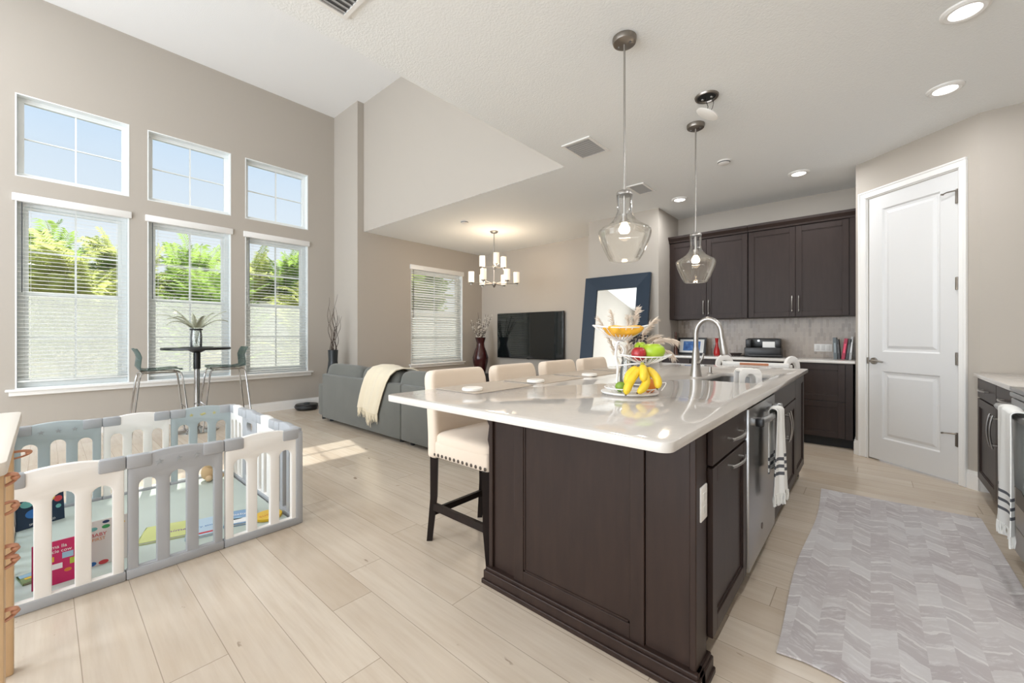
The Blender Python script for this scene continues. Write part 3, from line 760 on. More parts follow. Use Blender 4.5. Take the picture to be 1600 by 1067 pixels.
for i in range(3):
    g = B(); x0 = .03 + i * .24
    for k in range(4): box(g, x0 + .02 + k * .055, x0 + .032 + k * .055, .03, .60, HRC + .012, HRC + .034)
    for y in (.05, .30, .57): box(g, x0, x0 + .22, y, y + .012, HRC + .02, HRC + .034)
    obj('grate', g, M_BLACKM, rg_, 0)
towel('range_towel', 'white fringed towel with grey stripes over the range bar', (.492, 2.93, 0), R(-90), .32, .822, .30, .45, [(.45, .007), (.41, .007), (.37, .007)], 1.5, .012, .028, 9)

# rug
rug = B(); NXr, NYr = 10, 30; rows = []
for j in range(NYr + 1):
    y = 1.775 + (3.885 - 1.775) * j / NYr; row = []
    for i in range(NXr + 1):
        x = -.272 + (.80) * i / NXr + .012 * math.sin(y * 4 + 1) * (1 - i / NXr) * (1 if i < 2 else .2)
        yy = y + (.03 * (i / NXr) if j > NYr - 2 else 0) + (.014 * math.sin(i * 1.3) if j == 0 else 0)
        row.append((x, yy, .009))
    rows.append(row)
sheet(rug, rows); solid(rug, .007)
zz_ = max(v.co.z for v in rug.verts)
for v in rug.verts: v.co.z += .010 - zz_
rg1 = obj('kitchen_rug', rug, mat_rug()); tag(rg1, 'grey and white patterned runner rug on the floor between island and range', 'rug')

# ------------------------------------------------------------------ things on the back counter
ZB = HK
o = lathe(B(), [(0, 0), (.030, 0), (.030, .01), (.026, .06), (.017, .16), (.012, .22), (.011, .235), (.019, .245), (.016, .26), (.017, .285), (.012, .31), (0, .315)], n=20)
t = tag(obj('pepper_mill', o, mat_wood('walnut', (.10, .035, .018), (.05, .018, .01), .3)), 'slim tall dark wood bottle-shaped mill left of the picture frame', 'pepper mill'); t.location = (-2.03, 5.76, ZB)
pf = thing('picture_frame', 'black picture frame with a blue picture on the back counter', 'picture frame', (-1.86, 5.86, ZB), R(-4)); tm = Matrix.Rotation(R(-14), 4, 'X')
b2 = B(); slab(b2, 'y', -.008, .012, -.19, .19, 0, .235, [(-.165, .165, .024, .211)]); xf(b2, b2.verts, tm); obj('frame', b2, M_BLACK, pf, 0)
b2 = B(); slab(b2, 'y', -.001, .004, -.165, .165, .024, .211, [(-.115, .115, .052, .185)]); xf(b2, b2.verts, tm); obj('mat_board', b2, P('mat_board', (.78, .78, .76), .8), pf, 0)
m_, nt_, bs_ = newmat('blue_picture'); q = NB(nt_); x_, y_, z_ = q.xyz()
nt_.links.new(q.ramp(q.noise(q.comb(x_, z_, 0.0), 16, 4), [(.35, (.03, .09, .30)), (.55, (.07, .20, .50)), (.75, (.30, .45, .70))]), bs_.inputs['Base Color'])
b2 = box(B(), -.115, .115, .002, .006, .052, .185); xf(b2, b2.verts, tm); obj('picture', b2, m_, pf, 0)
b2 = box(B(), -.02, .02, .012, .018, .0, .17); xf(b2, b2.verts, Matrix.Translation((0, .075, 0)) @ Matrix.Rotation(R(12), 4, 'X')); obj('easel_leg', b2, M_BLACK, pf, 0)
o = lathe(B(), [(0, 0), (.035, 0), (.040, .02), (.034, .07), (.020, .12), (.016, .16), (.020, .21), (.026, .225), (.022, .225), (.012, .16), (0, .12)], n=24)
t = tag(obj('red_vase', o, M_RED), 'small slim red vase right of the picture frame on the back counter', 'vase'); t.location = (-1.53, 5.86, ZB)
t = thing('soap_dish', 'dark oval dish on the back counter behind the faucet', 'dish', (-1.30, 5.84, ZB))
o = lathe(B(), [(0, 0), (.05, 0), (.062, .02), (.075, .035), (.07, .036), (.05, .018), (0, .012)], n=24); xf(o, o.verts, Matrix.Scale(.6, 4, (0, 1, 0))); obj('bowl', o, P('dark_brown_glaze', (.03, .02, .016), .4), t)
pr = thing('inkjet_printer', 'black printer with a sheet of white paper on the back counter', 'printer', (-.99, 5.80, ZB), R(4))
obj('body', box(B(), -.19, .19, -.10, .16, 0, .115, .012), M_BLACK, pr)
obj('back_cover', box(B(), -.18, .18, .03, .15, .115, .225, .014), M_BLACK, pr)
for x in (-.15, .155): obj('side_arm', box(B(), x - .03, x + .03, -.07, .05, .115, .215, .01), M_BLACK, pr)
obj('paper_sheet', box(B(), .0, .145, -.062, -.060, .09, .185), P('paper', (.82, .82, .80), .7), pr, 0)
obj('output_tray', box(B(), -.15, .21, -.16, -.09, .008, .03, .006), M_BLACK, pr)
obj('control_dial', cyl(B(), (-.05, .028, .195), (-.05, .02, .195), .014, n=16), M_STEEL, pr)
o = tube(B(), [(-1.17, 5.82, ZB + .004), (-1.24, 5.80, ZB + .012), (-1.31, 5.78, ZB + .004), (-1.33, 5.84, ZB + .004), (-1.26, 5.93, ZB + .004), (-1.15, 5.96, ZB + .004)], .004, 6)
tag(obj('power_cord', o, M_BLACK), 'black cord lying on the counter left of the printer', 'cord')
ot = thing('wall_outlet', 'white double outlet plate on the tiled backsplash', 'outlet', (-.42, YK - .012, ZB + .115))
obj('cover_plate', box(B(), -.085, .085, -.006, 0, -.045, .045, .003), M_WHITEPL, ot)
for x in (-.05, 0, .05): obj('socket', box(B(), x - .017, x + .017, -.008, -.005, -.03, .03, .003), P('socket_face', (.66, .64, .61), .4), ot)
ot = thing('light_switch', 'white switch plate on the short wall by the back counter', 'light switch', (-.11, 5.72, 1.20), R(-90))
obj('cover_plate', box(B(), -.04, .04, -.006, 0, -.06, .06, .003), M_WHITEPL, ot); obj('rocker', box(B(), -.016, .016, -.009, -.005, -.033, .033, .002), M_WHITEPL, ot)
BK = [('grey', (.10, .12, .13), .03, .235, -2, 'grey-green cookbook, leftmost of the books by the pantry wall'), ('black', (.02, .02, .022), .022, .215, -4, 'thin black book beside the crimson cookbook'), ('crimson', (.36, .01, .05), .03, .225, 7, 'tilted crimson cookbook on the back counter'),
      ('charcoal', (.035, .035, .04), .024, .22, 8, 'charcoal cookbook right of the crimson book'), ('white', (.45, .45, .45), .02, .245, 4, 'rightmost grey-white cookbook, against the pantry wall')]
x = -.305
for nm, col, th, hh, tl, lab in BK:
    t = thing('cookbook', lab, 'book', (x + th / 2, 5.80, ZB + .001), 0, 'cookbooks by the pantry wall')
    tm = Matrix.Rotation(R(tl), 4, 'Y'); off = abs(math.sin(R(tl))) * th / 2
    b2 = box(B(), -th / 2, -th / 2 + .003, -.09, .09, 0, hh); box(b2, th / 2 - .003, th / 2, -.09, .09, 0, hh); box(b2, -th / 2, th / 2, -.093, -.088, 0, hh)
    xf(b2, b2.verts, Matrix.Translation((0, 0, off)) @ tm); cv = obj('cover', b2, P('cookbook_' + nm, col, .45), t, 0)
    b2 = box(B(), -th / 2 + .003, th / 2 - .003, -.088, .086, .004, hh - .004); xf(b2, b2.verts, Matrix.Translation((0, 0, off)) @ tm); obj('pages', b2, P('book_pages', (.7, .66, .58), .8), t, 0)
    b2 = box(B(), -th * .22, th * .22, -.0945, -.092, hh * .3, hh * .75); xf(b2, b2.verts, Matrix.Translation((0, 0, off)) @ tm); obj('spine_band', b2, P('spine_' + nm, [min(1, c * 2.2 + .06) for c in col], .5), t, 0)
    x += th + .006

# ------------------------------------------------------------------ bar stools along the island
def make_stool(label):
    t = thing('counter_stool', label, 'stool', (0, 0, 0), 0, 'cream counter stools along the island')
    s = B(); box(s, -.21, .235, -.215, .215, .485, .585, .02, 3); pillow(s, (.02, 0, .580), .222, .215, .055, .45, .22, 36)
    obj('seat', s, M_CREAM, t, 50)
    bk = B(); NXb, NZb = 12, 14; rows = []
    prof = [(-.245, .478), (-.245, .60), (-.255, .75), (-.275, .88), (-.290, .955)]
    def px(z, k): 
        for (xa, za), (xb, zb) in zip(prof, prof[1:]):
            if z <= zb: return xa + (xb - xa) * (z - za) / (zb - za)
        return prof[-1][0]
    out = []
    for j in range(NZb + 1):
        z = .478 + (.962 - .478) * j / NZb; row = []
        wd = .228 if j < NZb - 1 else (.222 if j == NZb - 1 else .205)
        for i in range(NXb + 1):
            y = -wd + 2 * wd * i / NXb; row.append((px(z, 0) + .018 * (1 - (y / .228) ** 2) * -1, y, z))
        rows.append(row)
    sheet(bk, rows); solid(bk, .075); xm_ = max(v.co.x for v in bk.verts)
    for v in bk.verts: v.co.x -= xm_ + .165
    es = [e_ for e_ in bk.edges if e_.calc_face_angle(0) > 1.0]
    bmesh.ops.bevel(bk, geom=es, offset=.022, segments=3, profile=.5, affect='EDGES')
    obj('backrest', bk, M_CREAM, t, 60)
    for sy in (-1, 1):
        obj('leg', tube(B(), [(.205, sy * .195, .49), (.21, sy * .197, .2), (.232, sy * .20, 0)], [.030, .027, .021], 4), M_DARKW, t, 0)
        obj('leg', tube(B(), [(-.215, sy * .19, .49), (-.215, sy * .193, .25), (-.245, sy * .20, 0)], [.030, .027, .022], 4), M_DARKW, t, 0)
    for q_ in ((-.22, .212, -.205, -.185, .18, .22), (-.22, .212, .185, .205, .18, .22), (-.225, -.205, -.19, .19, .15, .185), (.2, .218, -.19, .19, .10, .135)):
        obj('stretcher', box(B(), *q_), M_DARKW, t, 0)
    nl = B()
    for k in range(13):
        u = -.195 + .39 * k / 12
        ball(nl, (.236, u, .505), .0095, (.4, 1, 1), 8, 6)
        for sy in (-1, 1):
            ball(nl, (-.195 + .40 * k / 12 + .012, sy * .216, .505), .0095, (1, .4, 1), 8, 6)
    obj('nailhead_trim', nl, P('antique_nailhead', (.09, .07, .055), .45, .6), t)
    return t
SX = -1.655
st0 = make_stool('cream upholstered counter stool at the near end of the island, nailhead trim showing'); st0.location = (SX, 1.655, 0)
dup(st0, (SX, 2.18, 0), 0, 'second cream counter stool from the near end of the island')
dup(st0, (SX, 2.725, 0), 0, 'third cream counter stool from the near end of the island')
dup(st0, (SX, 3.265, 0), 0, 'farthest cream counter stool, in front of the leaning mirror')

# placemats and round coasters
PMY = (1.60, 2.13, 2.67, 3.21)
nm = ('nearest the floor lamp', '')
lab = ('nearest', 'second', 'third', 'farthest')
first = None
for i, y in enumerate(PMY):
    L = 'taupe woven placemat in front of the %s counter stool' % lab[i]
    if first is None:
        first = obj('placemat', plate(rrect(-.155, .155, -.225, .225, .012, 3), [], .003, .001), M_LINEN); tag(first, L, 'placemat', 'placemats on the island'); o = first
    else:
        o = first.copy(); COL.objects.link(o); o['label'] = L
    o.location = (-1.57, y - .02, HI + .0016)
cst = None
for i, (x, y) in enumerate(((-1.507, 1.42), (-1.495, 1.92), (-1.455, 2.47), (-1.60, 3.12))):
    L = 'round white stone coaster on the %s placemat' % lab[i]
    if cst is None:
        cst = obj('round_coaster', lathe(B(), [(0, 0), (.050, 0), (.053, .003), (.053, .012), (.049, .016), (0, .0155)], n=32), P('white_stone', (.80, .78, .74), .4)); tag(cst, L, 'coaster', 'round coasters on the placemats'); o = cst
    else:
        o = cst.copy(); COL.objects.link(o); o['label'] = L
    o.location = (x, y, HI + .0035)

# fruit stand
RV = Vector((.7524, .6587, 0)); FV = Vector((-.6587, .7524, 0))       # plain unit directions used to lay the stand out across the island
fs = thing('fruit_stand', 'white wire tiered fruit stand on the island countertop', 'fruit stand', (-.885, 1.88, HI), math.atan2(RV.y, RV.x))
M_WIRE = P('white_enamel_wire', (.80, .79, .78), .35)
bs = B()
def oval(cx, cy, z, a, b_, n=40): return [(cx + a * math.cos(2 * PI * k / n), cy + b_ * math.sin(2 * PI * k / n), z) for k in range(n)]
lathe(bs, [(0, 0), (.130, 0), (.136, .004), (.136, .010), (.128, .012), (.110, .006), (0, .005)], (0, 0, 0), 36)
obj('base_tray', bs, M_WIRE, fs)
tr = B(); tube(tr, oval(.01, 0, .028, .128, .115), .003, 6, True)
tube(tr, [(.13 + .045 * math.sin(PI * k / 16), -.07 + .14 * k / 16, .02 + .03 * math.sin(PI * k / 16)) for k in range(17)], .0025, 6)
for k in range(20):
    a = 2 * PI * k / 20; tube(tr, [(.01 + .128 * math.cos(a), .115 * math.sin(a), .028), (.01 + .10 * math.cos(a), .09 * math.sin(a), .009)], .0018, 5)
obj('tray_rim', tr, M_WIRE, fs)
po = B(); tube(po, [(-.05, .03, .006), (-.052, .03, .06), (-.048, .03, .12), (-.060, .03, .18), (-.055, .03, .235), (-.035, .03, .262)], .0065, 10)
tube(po, [(-.040 + .020 * math.cos(2 * PI * k / 20), .028, .205 + .032 * math.sin(2 * PI * k / 20)) for k in range(20)], .004, 8, True)
tube(po, [(-.05, .03, .13), (.0, .0, .14), (.055, -.02, .145)], .004, 8)
obj('post', po, M_WIRE, fs)
def basket(cx, cy, zb, zr, a, b_, lift, n=22):
    g = B(); rim = []
    for k in range(48):
        t_ = 2 * PI * k / 48; s = abs(math.cos(t_)) ** 6
        rim.append((cx + a * (1 + .22 * s) * math.cos(t_), cy + b_ * math.sin(t_), zr + lift * s))
    tube(g, rim, .0032, 6, True)
    for k in range(n):
        t_ = 2 * PI * (k + .5) / n; s = abs(math.cos(t_)) ** 6; e_ = Vector((cx + a * (1 + .22 * s) * math.cos(t_), cy + b_ * math.sin(t_), zr + lift * s)); c_ = Vector((cx, cy, zb))
        pts = []
        for i in range(6):
            u = i / 5; p = c_.lerp(e_, u); p.z = zb + (e_.z - zb) * u ** 1.7; pts.append(p)
        tube(g, pts, .0021, 5)
    lathe(g, [(0, 0), (.018, 0), (.018, .004), (0, .005)], (cx, cy, zb - .004), 16)
    return g
obj('wire_basket', basket(-.035, .03, .252, .318, .112, .105, .012), M_WIRE, fs)
obj('wire_basket', basket(.072, -.025, .142, .180, .10, .095, .008), M_WIRE, fs)
FSM = Matrix.Translation(fs.location) @ Matrix.Rotation(fs.rotation_euler.z, 4, 'Z')
def banana(bm, p0, p1, sag, r, up, n=10, seg=14):
    p0, p1, up = Vector(p0), Vector(p1), Vector(up); pts = []; rr = []
    for k in range(seg + 1):
        u = k / seg; pts.append(p0.lerp(p1, u) + up * (sag * 4 * u * (1 - u))); rr.append(r * (.30 if k == 0 else .34 if k == 1 else .20 if k == seg else min(1, .52 + 2.6 * min(u, 1 - u))))
    tube(bm, pts, rr, n)
M_BAN = P('banana_peel', (.80, .56, .035), .45, var=.08, vscale=40); M_BAND = P('ripe_banana_peel', (.78, .40, .03), .45, var=.15, vscale=40)
M_BTIP = P('banana_tip', (.08, .05, .02), .7)
hand = [((.045, -.075, .130), (-.030, -.150, .008), .022, .0195), ((.040, -.080, .128), (.045, -.165, .006), .040, .021), ((.050, -.070, .125), (.075, -.140, .030), .05, .021), ((.030, -.07, .132), (-.005, -.125, .045), .035, .019), ((.045, -.065, .134), (.03, -.12, .06), .04, .018)]
bn = None
bunch = thing('banana_bunch', 'bunch of yellow bananas leaning on the front of the fruit stand', 'bananas', fs.location, fs.rotation_euler.z)
D0 = [((.030, -.100, .138), (-.062, -.160, .014), (-.03, -.02, .0)), ((.026, -.104, .128), (-.012, -.165, .022), (.05, -.015, -.01)), ((.035, -.098, .132), (.082, -.150, .040), (.045, -.01, .01)), ((.022, -.098, .132), (-.038, -.115, .045), (-.04, .0, .02)), ((.03, -.104, .138), (.018, -.150, .070), (.0, -.025, .015))]
for p0, p1, up in D0:
    g = B(); banana(g, p0, p1, .55, .0185, up); f_ = obj('banana', g, M_BAN, bunch, 60)
    d = (Vector(p1) - Vector(p0)).normalized(); obj('tip', ball(B(), Vector(p1), .0048, (1, 1, 1), 8, 6), M_BTIP, f_)
obj('stem', tube(B(), [(.03, -.098, .134), (.036, -.088, .150)], [.011, .009], 8), P('banana_stem', (.45, .42, .06), .6), bunch)
for i in range(4):
    g = B(); y = -.052 + .034 * i; banana(g, (-.115, y, .318), (.055, y + .01, .318), .05 if i % 2 else .03, .022, (0, .15, -.5))
    o = obj('ripe_banana', g, M_BAND, None, 60); tag(o, 'ripe orange-yellow banana lying in the top basket of the fruit stand', 'banana', 'bananas in the top basket')
    o.location = fs.location; o.rotation_euler = fs.rotation_euler; xf_ = o
def fruit(nm, label, cat, c, r, s, mat, grp=None, rot=0):
    g = lathe(B(), [(0, -r * .86), (r * .45, -r * .92), (r * .85, -r * .55), (r, 0), (r * .86, r * .52), (r * .5, r * .86), (r * .14, r * .86), (0, r * .76)], n=24)
    xf(g, g.verts, Matrix.Diagonal((*s, 1))); t_ = thing(nm, label, cat, FSM @ Vector(c), fs.rotation_euler.z + rot, grp); obj('flesh', g, mat, t_, 60)
    obj('stem', tube(B(), [(0, 0, r * s[2] * .7), (.003, 0, r * s[2] * 1.12)], [.002, .0026], 6), M_BTIP, t_); return t_
fruit('apple', 'red apple in the middle basket of the fruit stand', 'apple', (.035, -.035, .192), .036, (1, 1, 1), P('red_apple_skin', (.42, .03, .035), .3, var=.35, vscale=30))
M_GRN = P('green_mango_skin', (.36, .52, .03), .35, var=.15, vscale=20)
fruit('mango', 'large green mango in the middle basket of the fruit stand', 'mango', (.105, -.03, .205), .042, (1.35, .95, .95), M_GRN, rot=-.3)
fruit('pear', 'small green pear beside the mango in the fruit stand', 'pear', (.062, .025, .212), .034, (.95, .95, 1.2), M_GRN)
M_ORG = P('orange_peel', (.75, .25, .025), .45, bump=.3, bscale=300)
fruit('orange', 'orange on the base tray behind the banana bunch', 'orange', (.085, -.04, .042), .036, (1, 1, 1), M_ORG)
fruit('lime', 'green lime on the base tray beside the stand post', 'lime', (-.045, -.03, .034), .027, (1.2, 1, 1), P('lime_skin', (.20, .33, .03), .4))
# vase of dried pampas behind the stand
pv = thing('pampas_vase', 'clear glass vase of dried pampas plumes behind the fruit stand', 'vase of dried grass', (-1.03, 2.16, HI), math.atan2(RV.y, RV.x))
obj('vase', lathe(B(), [(0, 0), (.035, 0), (.042, .02), (.040, .08), (.028, .14), (.034, .165), (.031, .165), (.026, .14), (.037, .08), (.037, .02), (0, .008)], n=24), M_VASEG, pv)
random.seed(11); M_PAMP = P('pampas_plume', (.72, .62, .52), .9); M_PSTEM = P('pampas_stem', (.48, .36, .22), .8)
def curve(p0, d, L, droop, n=12):
    p = Vector(p0); d = Vector(d).normalized(); out = [p.copy()]
    for k in range(n):
        d = (d + Vector((0, 0, -droop * k / n))).normalized(); p = p + d * (L / n); out.append(p.copy())
    return out
for dx, dy, L, dr in ((.35, .1, .40, .17), (.55, -.05, .38, .24), (.20, .2, .42, .06), (.7, .1, .36, .28), (.05, .1, .36, .03), (-.25, .1, .40, .02), (.45, .15, .34, .2), (-.5, .05, .38, .03)):
    pts = curve((0, 0, .02), (dx, dy, 1.25), L, dr, 16)
    s_ = obj('stem', tube(B(), pts, .0018, 5), M_PSTEM, pv)
    g = B()
    for i in range(7, 17):
        for k in range(60 if dx > .1 else 14):
            p = pts[i - 1].lerp(pts[i], random.random()); d = (pts[i] - pts[i - 1]).normalized(); a = Vector((random.uniform(-1, 1), random.uniform(-1, 1), random.uniform(-1, .6)))
            q = p + (d * 1.0 + a * .55).normalized() * random.uniform(.03, .055); q.z -= .012; w_ = a.cross(d).normalized() * .0018; mid = p.lerp(q, .5) + Vector((0, 0, .006))
            v = [g.verts.new(x) for x in (p - w_, p + w_, mid + w_, q, mid - w_)]; g.faces.new(v)
    obj('plume', g, M_PAMP, s_, 0)
sd = B()
for k in range(34): ball(sd, (random.uniform(.02, .11), random.uniform(-.04, .05), random.uniform(.20, .285)), random.uniform(.005, .009), (1, 1, 1), 6, 5)
obj('seed_heads', sd, P('dark_seed', (.03, .022, .02), .7), pv)

# ------------------------------------------------------------------ learning tower beyond the island
lt = thing('learning_tower', 'white toddler learning tower with arched sides behind the island', 'toddler tower', (-.835, 4.56, 0))
for x in (-.285, .285):
    o_ = [(-.13, 0), (-.10, 0), (-.08, .10), (.08, .10), (.10, 0), (.13, 0)] + [(.13 - .03 * k / 6, .10 + .68 * k / 6) for k in range(1, 7)] + [(.10 * math.cos(PI * k / 10), .88 + .10 * math.sin(PI * k / 10)) for k in range(0, 11)] + [(-.10 - .03 * (6 - k) / 6 * 1.0, .10 + .68 * k / 6) for k in range(6, 0, -1)]
    sd_ = obj('side_panel', plate(o_, [[(-.05, .83), (.05, .83)] + [(.05 * math.cos(PI * k / 8), .86 + .055 * math.sin(PI * k / 8)) for k in range(9)], arch(-.08, .08, .35, .72, 8, True)], .03, .01, Matrix.Translation((x, 0, 0)) @ Matrix.Rotation(R(-38 if x < 0 else -28), 4, 'Z') @ YZ(0)), M_WHITEPL, lt)
fr = obj('front_rail', box(B(), -.28, .28, -.115, -.09, .862, .915, .008), M_WHITEPL, lt); obj('wood_inlay', box(B(), -.12, .12, -.1175, -.1145, .885, .908, .002), P('orange_wood', (.55, .22, .11), .5), fr)
obj('back_rail', box(B(), -.28, .28, .09, .115, .84, .89, .008), M_WHITEPL, lt)
obj('platform', box(B(), -.28, .28, -.16, .16, .36, .385, .006), M_WHITEPL, lt); obj('step', box(B(), -.28, .28, -.19, -.08, .16, .18, .006), M_WHITEPL, lt)
for x in (-.285, .285):
    for y in (-1, 1): obj('foot', pillow(B(), (x + (.02 if x > 0 else -.02), y * .21, .03), .05, .07, .03, .7, .7, 20), M_WHITEPL, lt, 60)

# ------------------------------------------------------------------ sofa
sf = thing('sofa', 'grey fabric sectional sofa seen from behind', 'sofa', (-4.3, 2.95, 0))
SXL, SXM, SXR = -5.66, -3.785, -2.80
for a, c in ((SXL, SXM - .004), (SXM + .004, SXR)): wobj('back_panel', box(B(), a, c, 2.51, 2.66, .05, .645, .018, 3), M_SOFA, sf, sf)
wobj('armrest', box(B(), -5.90, SXL - .004, 2.56, 3.48, .05, .49, .03, 3), M_SOFA, sf, sf)
wobj('armrest', box(B(), SXR + .004, -2.60, 2.56, 3.48, .05, .49, .03, 3), M_SOFA, sf, sf)
for a, c in ((SXL, SXM - .004), (SXM + .004, SXR)): wobj('seat_base', box(B(), a, c, 2.665, 3.46, .05, .28, .02), M_SOFA, sf, sf)
for a, c in ((SXL, -4.74), (-4.72, SXM), (SXM + .01, SXR)): wobj('seat_cushion', box(B(), a + .005, c - .005, 2.70, 3.48, .285, .45, .05, 4), M_SOFA, sf, sf)
for a, c in ((SXL + .0, -4.73), (-4.71, -3.93), (-3.91, -2.83)): wobj('back_cushion', pillow(B(), ((a + c) / 2, 2.655, .60), (c - a) / 2, .115, .185, .40, .38, 36, Matrix.Rotation(R(-12), 4, 'X')), M_SOFA, sf, sf, 60)
for x in (-5.8, SXL + .1, SXM - .1, SXM + .1, SXR - .1, -2.7):
    for y in (2.6, 3.4): wobj('foot', cyl(B(), (x, y, 0), (x, y, .06), .025, n=10), M_BLACKM, sf, sf)
th = thing('throw_blanket', 'cream fringed throw blanket draped over the sofa back', 'blanket', (-4.3, 2.5, 0))
path = [(2.86, .60, 0), (2.83, .70, .0), (2.78, .775, .01), (2.71, .805, .03), (2.63, .81, .06), (2.56, .79, .09), (2.515, .74, .12), (2.495, .66, .16), (2.490, .55, .21), (2.488, .45, .25), (2.487, .36, .28), (2.487, .30, .30)]
rows = []; random.seed(5)
def lerp(a, c, u): return a + (c - a) * u
fine = []
for (a, c) in zip(path, path[1:]):
    for k in range(3): fine.append(tuple(lerp(a[i], c[i], k / 3) for i in range(3)))
fine.append(path[-1])
for i, (y, z, sh) in enumerate(fine):
    row = []; f = i / (len(fine) - 1)
    for j in range(19):
        u = j / 18; wd = lerp(.50, .40, f); x = -4.06 - sh * 1.15 + (u - .5) * wd
        row.append((x, y - .010 - .010 * math.sin(u * 9 + f * 2) * f - .006 * math.sin(u * 23), z + .012 * math.sin(u * 6) - .03 * (u - .5) * f))
    rows.append(row)
g = B(); sheet(g, rows, .012); wobj('knit_cloth', g, M_THROW, th, th, 60)
g = B()
for j in range(46):
    u = j / 45; r0 = rows[-1]; k = u * 18; a = Vector(r0[int(min(17, k))]).lerp(Vector(r0[min(18, int(k) + 1)]), k % 1); L = random.uniform(.08, .12) + (.05 if .4 < u < .7 else 0)
    tube(g, [a, a + Vector((random.uniform(-.01, .01), -.004, -L * .5)), a + Vector((random.uniform(-.016, .016), random.uniform(-.006, .002), -L))], [.006, .005, .002], 5)
wobj('fringe', g, M_THROW, th, th, 60)
# floor vases
v1 = thing('branch_vase', 'tall dark floor vase with twisted bare branches behind the sofa', 'floor vase', (-6.42, 3.02, 0))
obj('vase', lathe(B(), [(0, 0), (.09, 0), (.105, .02), (.115, .25), (.105, .50), (.075, .70), (.068, .78), (.076, .94), (.070, .94), (.06, .78), (0, .6)], n=28), P('charcoal_ceramic', (.022, .026, .03), .35), v1)
random.seed(8); M_TWIG = P('dark_twig', (.045, .028, .02), .8)
for k in range(11):
    a = random.uniform(0, 2 * PI); sp = random.uniform(.1, 1); pts = []; h = random.uniform(.5, .88); ph = random.uniform(0, 6)
    for i in range(15):
        u = i / 14; w_ = .018 * math.sin(u * 13 + ph) * (u > .05)
        pts.append((math.cos(a) * (.02 + .09 * sp * u ** 1.1) + w_, math.sin(a) * (.02 + .10 * sp * u ** 1.1) + .018 * math.cos(u * 11 + ph), .72 + (.22 + h) * u))
    obj('branch', tube(B(), pts, [.0065 * (1 - .75 * i / 14) for i in range(15)], 6), M_TWIG, v1)
v2 = thing('blossom_vase', 'tall dark red floor vase with white blossom branches beside the television', 'floor vase', (-5.78, 5.66, 0))
obj('vase', lathe(B(), [(0, 0), (.10, 0), (.11, .03), (.085, .12), (.075, .25), (.10, .45), (.150, .66), (.155, .74), (.12, .86), (.085, .94), (.075, 1.02), (.105, 1.13), (.098, 1.13), (.06, 1.0), (0, .9)], n=28), M_DKRED, v2)
M_BLS = P('white_blossom', (.72, .68, .62), .8)
for k in range(16):
    a = random.uniform(0, 2 * PI); sp = random.uniform(.15, 1); h = random.uniform(.25, .50)
    pts = [(math.cos(a) * (.03 + .26 * sp * (i / 9) ** 1.2), math.sin(a) * (.03 + .26 * sp * (i / 9) ** 1.2), 1.0 + (.13 + h) * i / 9) for i in range(10)]
    br = obj('branch', tube(B(), pts, [.007 * (1 - .6 * i / 9) for i in range(10)], 5), M_TWIG, v2)
    g = B()
    for i in range(16):
        q_ = random.uniform(2.5, 8.9); p = Vector(pts[int(q_)]).lerp(Vector(pts[int(q_) + 1]), q_ % 1)
        ball(g, p + Vector((random.uniform(-.012, .012), random.uniform(-.012, .012), 0)), random.uniform(.007, .012), (1, 1, .8), 6, 5)
    obj('blossoms', g, M_BLS, br)
# television and console
tv = thing('television', 'large flat black television hung on the far wall', 'television', (-4.85, YT - .05, .73))
obj('bezel', box(B(), -.795, .795, -.02, .02, 0, .875, .004), M_BLACK, tv)
m_, nt_, bs_ = newmat('tv_screen'); bs_.inputs['Base Color'].default_value = (.006, .009, .010, 1); bs_.inputs['Roughness'].default_value = .04; bs_.inputs['Specular IOR Level'].default_value = .8
obj('screen', box(B(), -.785, .785, -.0215, -.0195, .012, .865), m_, tv, 0); obj('wall_mount', box(B(), -.3, .3, .02, .05, .2, .6), M_BLACKM, tv, 0)
obj('stand_badge', box(B(), -.03, .03, -.022, -.019, -.008, .004, .001), M_BLACK, tv)
mc = thing('media_console', 'low black media console under the television', 'console', (-4.75, 5.80, 0))
obj('case', box(B(), -.85, .85, -.22, .22, .08, .44, .006), M_BLACK, mc); 
for i in range(4): obj('door', box(B(), -.84 + i * .42, -.43 + i * .42, -.236, -.22, .09, .43, .004), M_BLACK, mc)
for x in (-.75, .75):
    for y in (-.17, .17): obj('leg', box(B(), x - .025, x + .025, y - .025, y + .025, 0, .08), M_BLACKM, mc, 0)
# leaning mirror
MW, MH = .975, 2.02; lean = R(8.2)
mr = thing('leaning_mirror', 'large floor mirror with wide navy frame leaning on the wall', 'mirror', (-2.665, 5.005, 0)); ml = Matrix.Rotation(-lean, 4, 'X')
b2 = B(); fw = .185
inn = (-MW / 2 + fw, MW / 2 - fw, fw, MH - fw)
V = []
for (a, c, u, v, y) in ((-MW / 2, MW / 2, 0, MH, 0), (-MW / 2, MW / 2, 0, MH, -.045), (*inn, -.028), (*inn, -.005)):
    V.append([b2.verts.new(p) for p in ((a, y, u), (c, y, u), (c, y, v), (a, y, v))])
for A, C in zip(V, V[1:]):
    for i in range(4): b2.faces.new((A[i], A[(i + 1) % 4], C[(i + 1) % 4], C[i]))
b2.faces.new(V[0][::-1]); xf(b2, b2.verts, ml); obj('frame', b2, M_NAVY, mr, 0)
b2 = box(B(), inn[0], inn[1], -.010, -.006, inn[2], inn[3]); xf(b2, b2.verts, ml); obj('mirror_glass', b2, M_MIRROR, mr, 0)
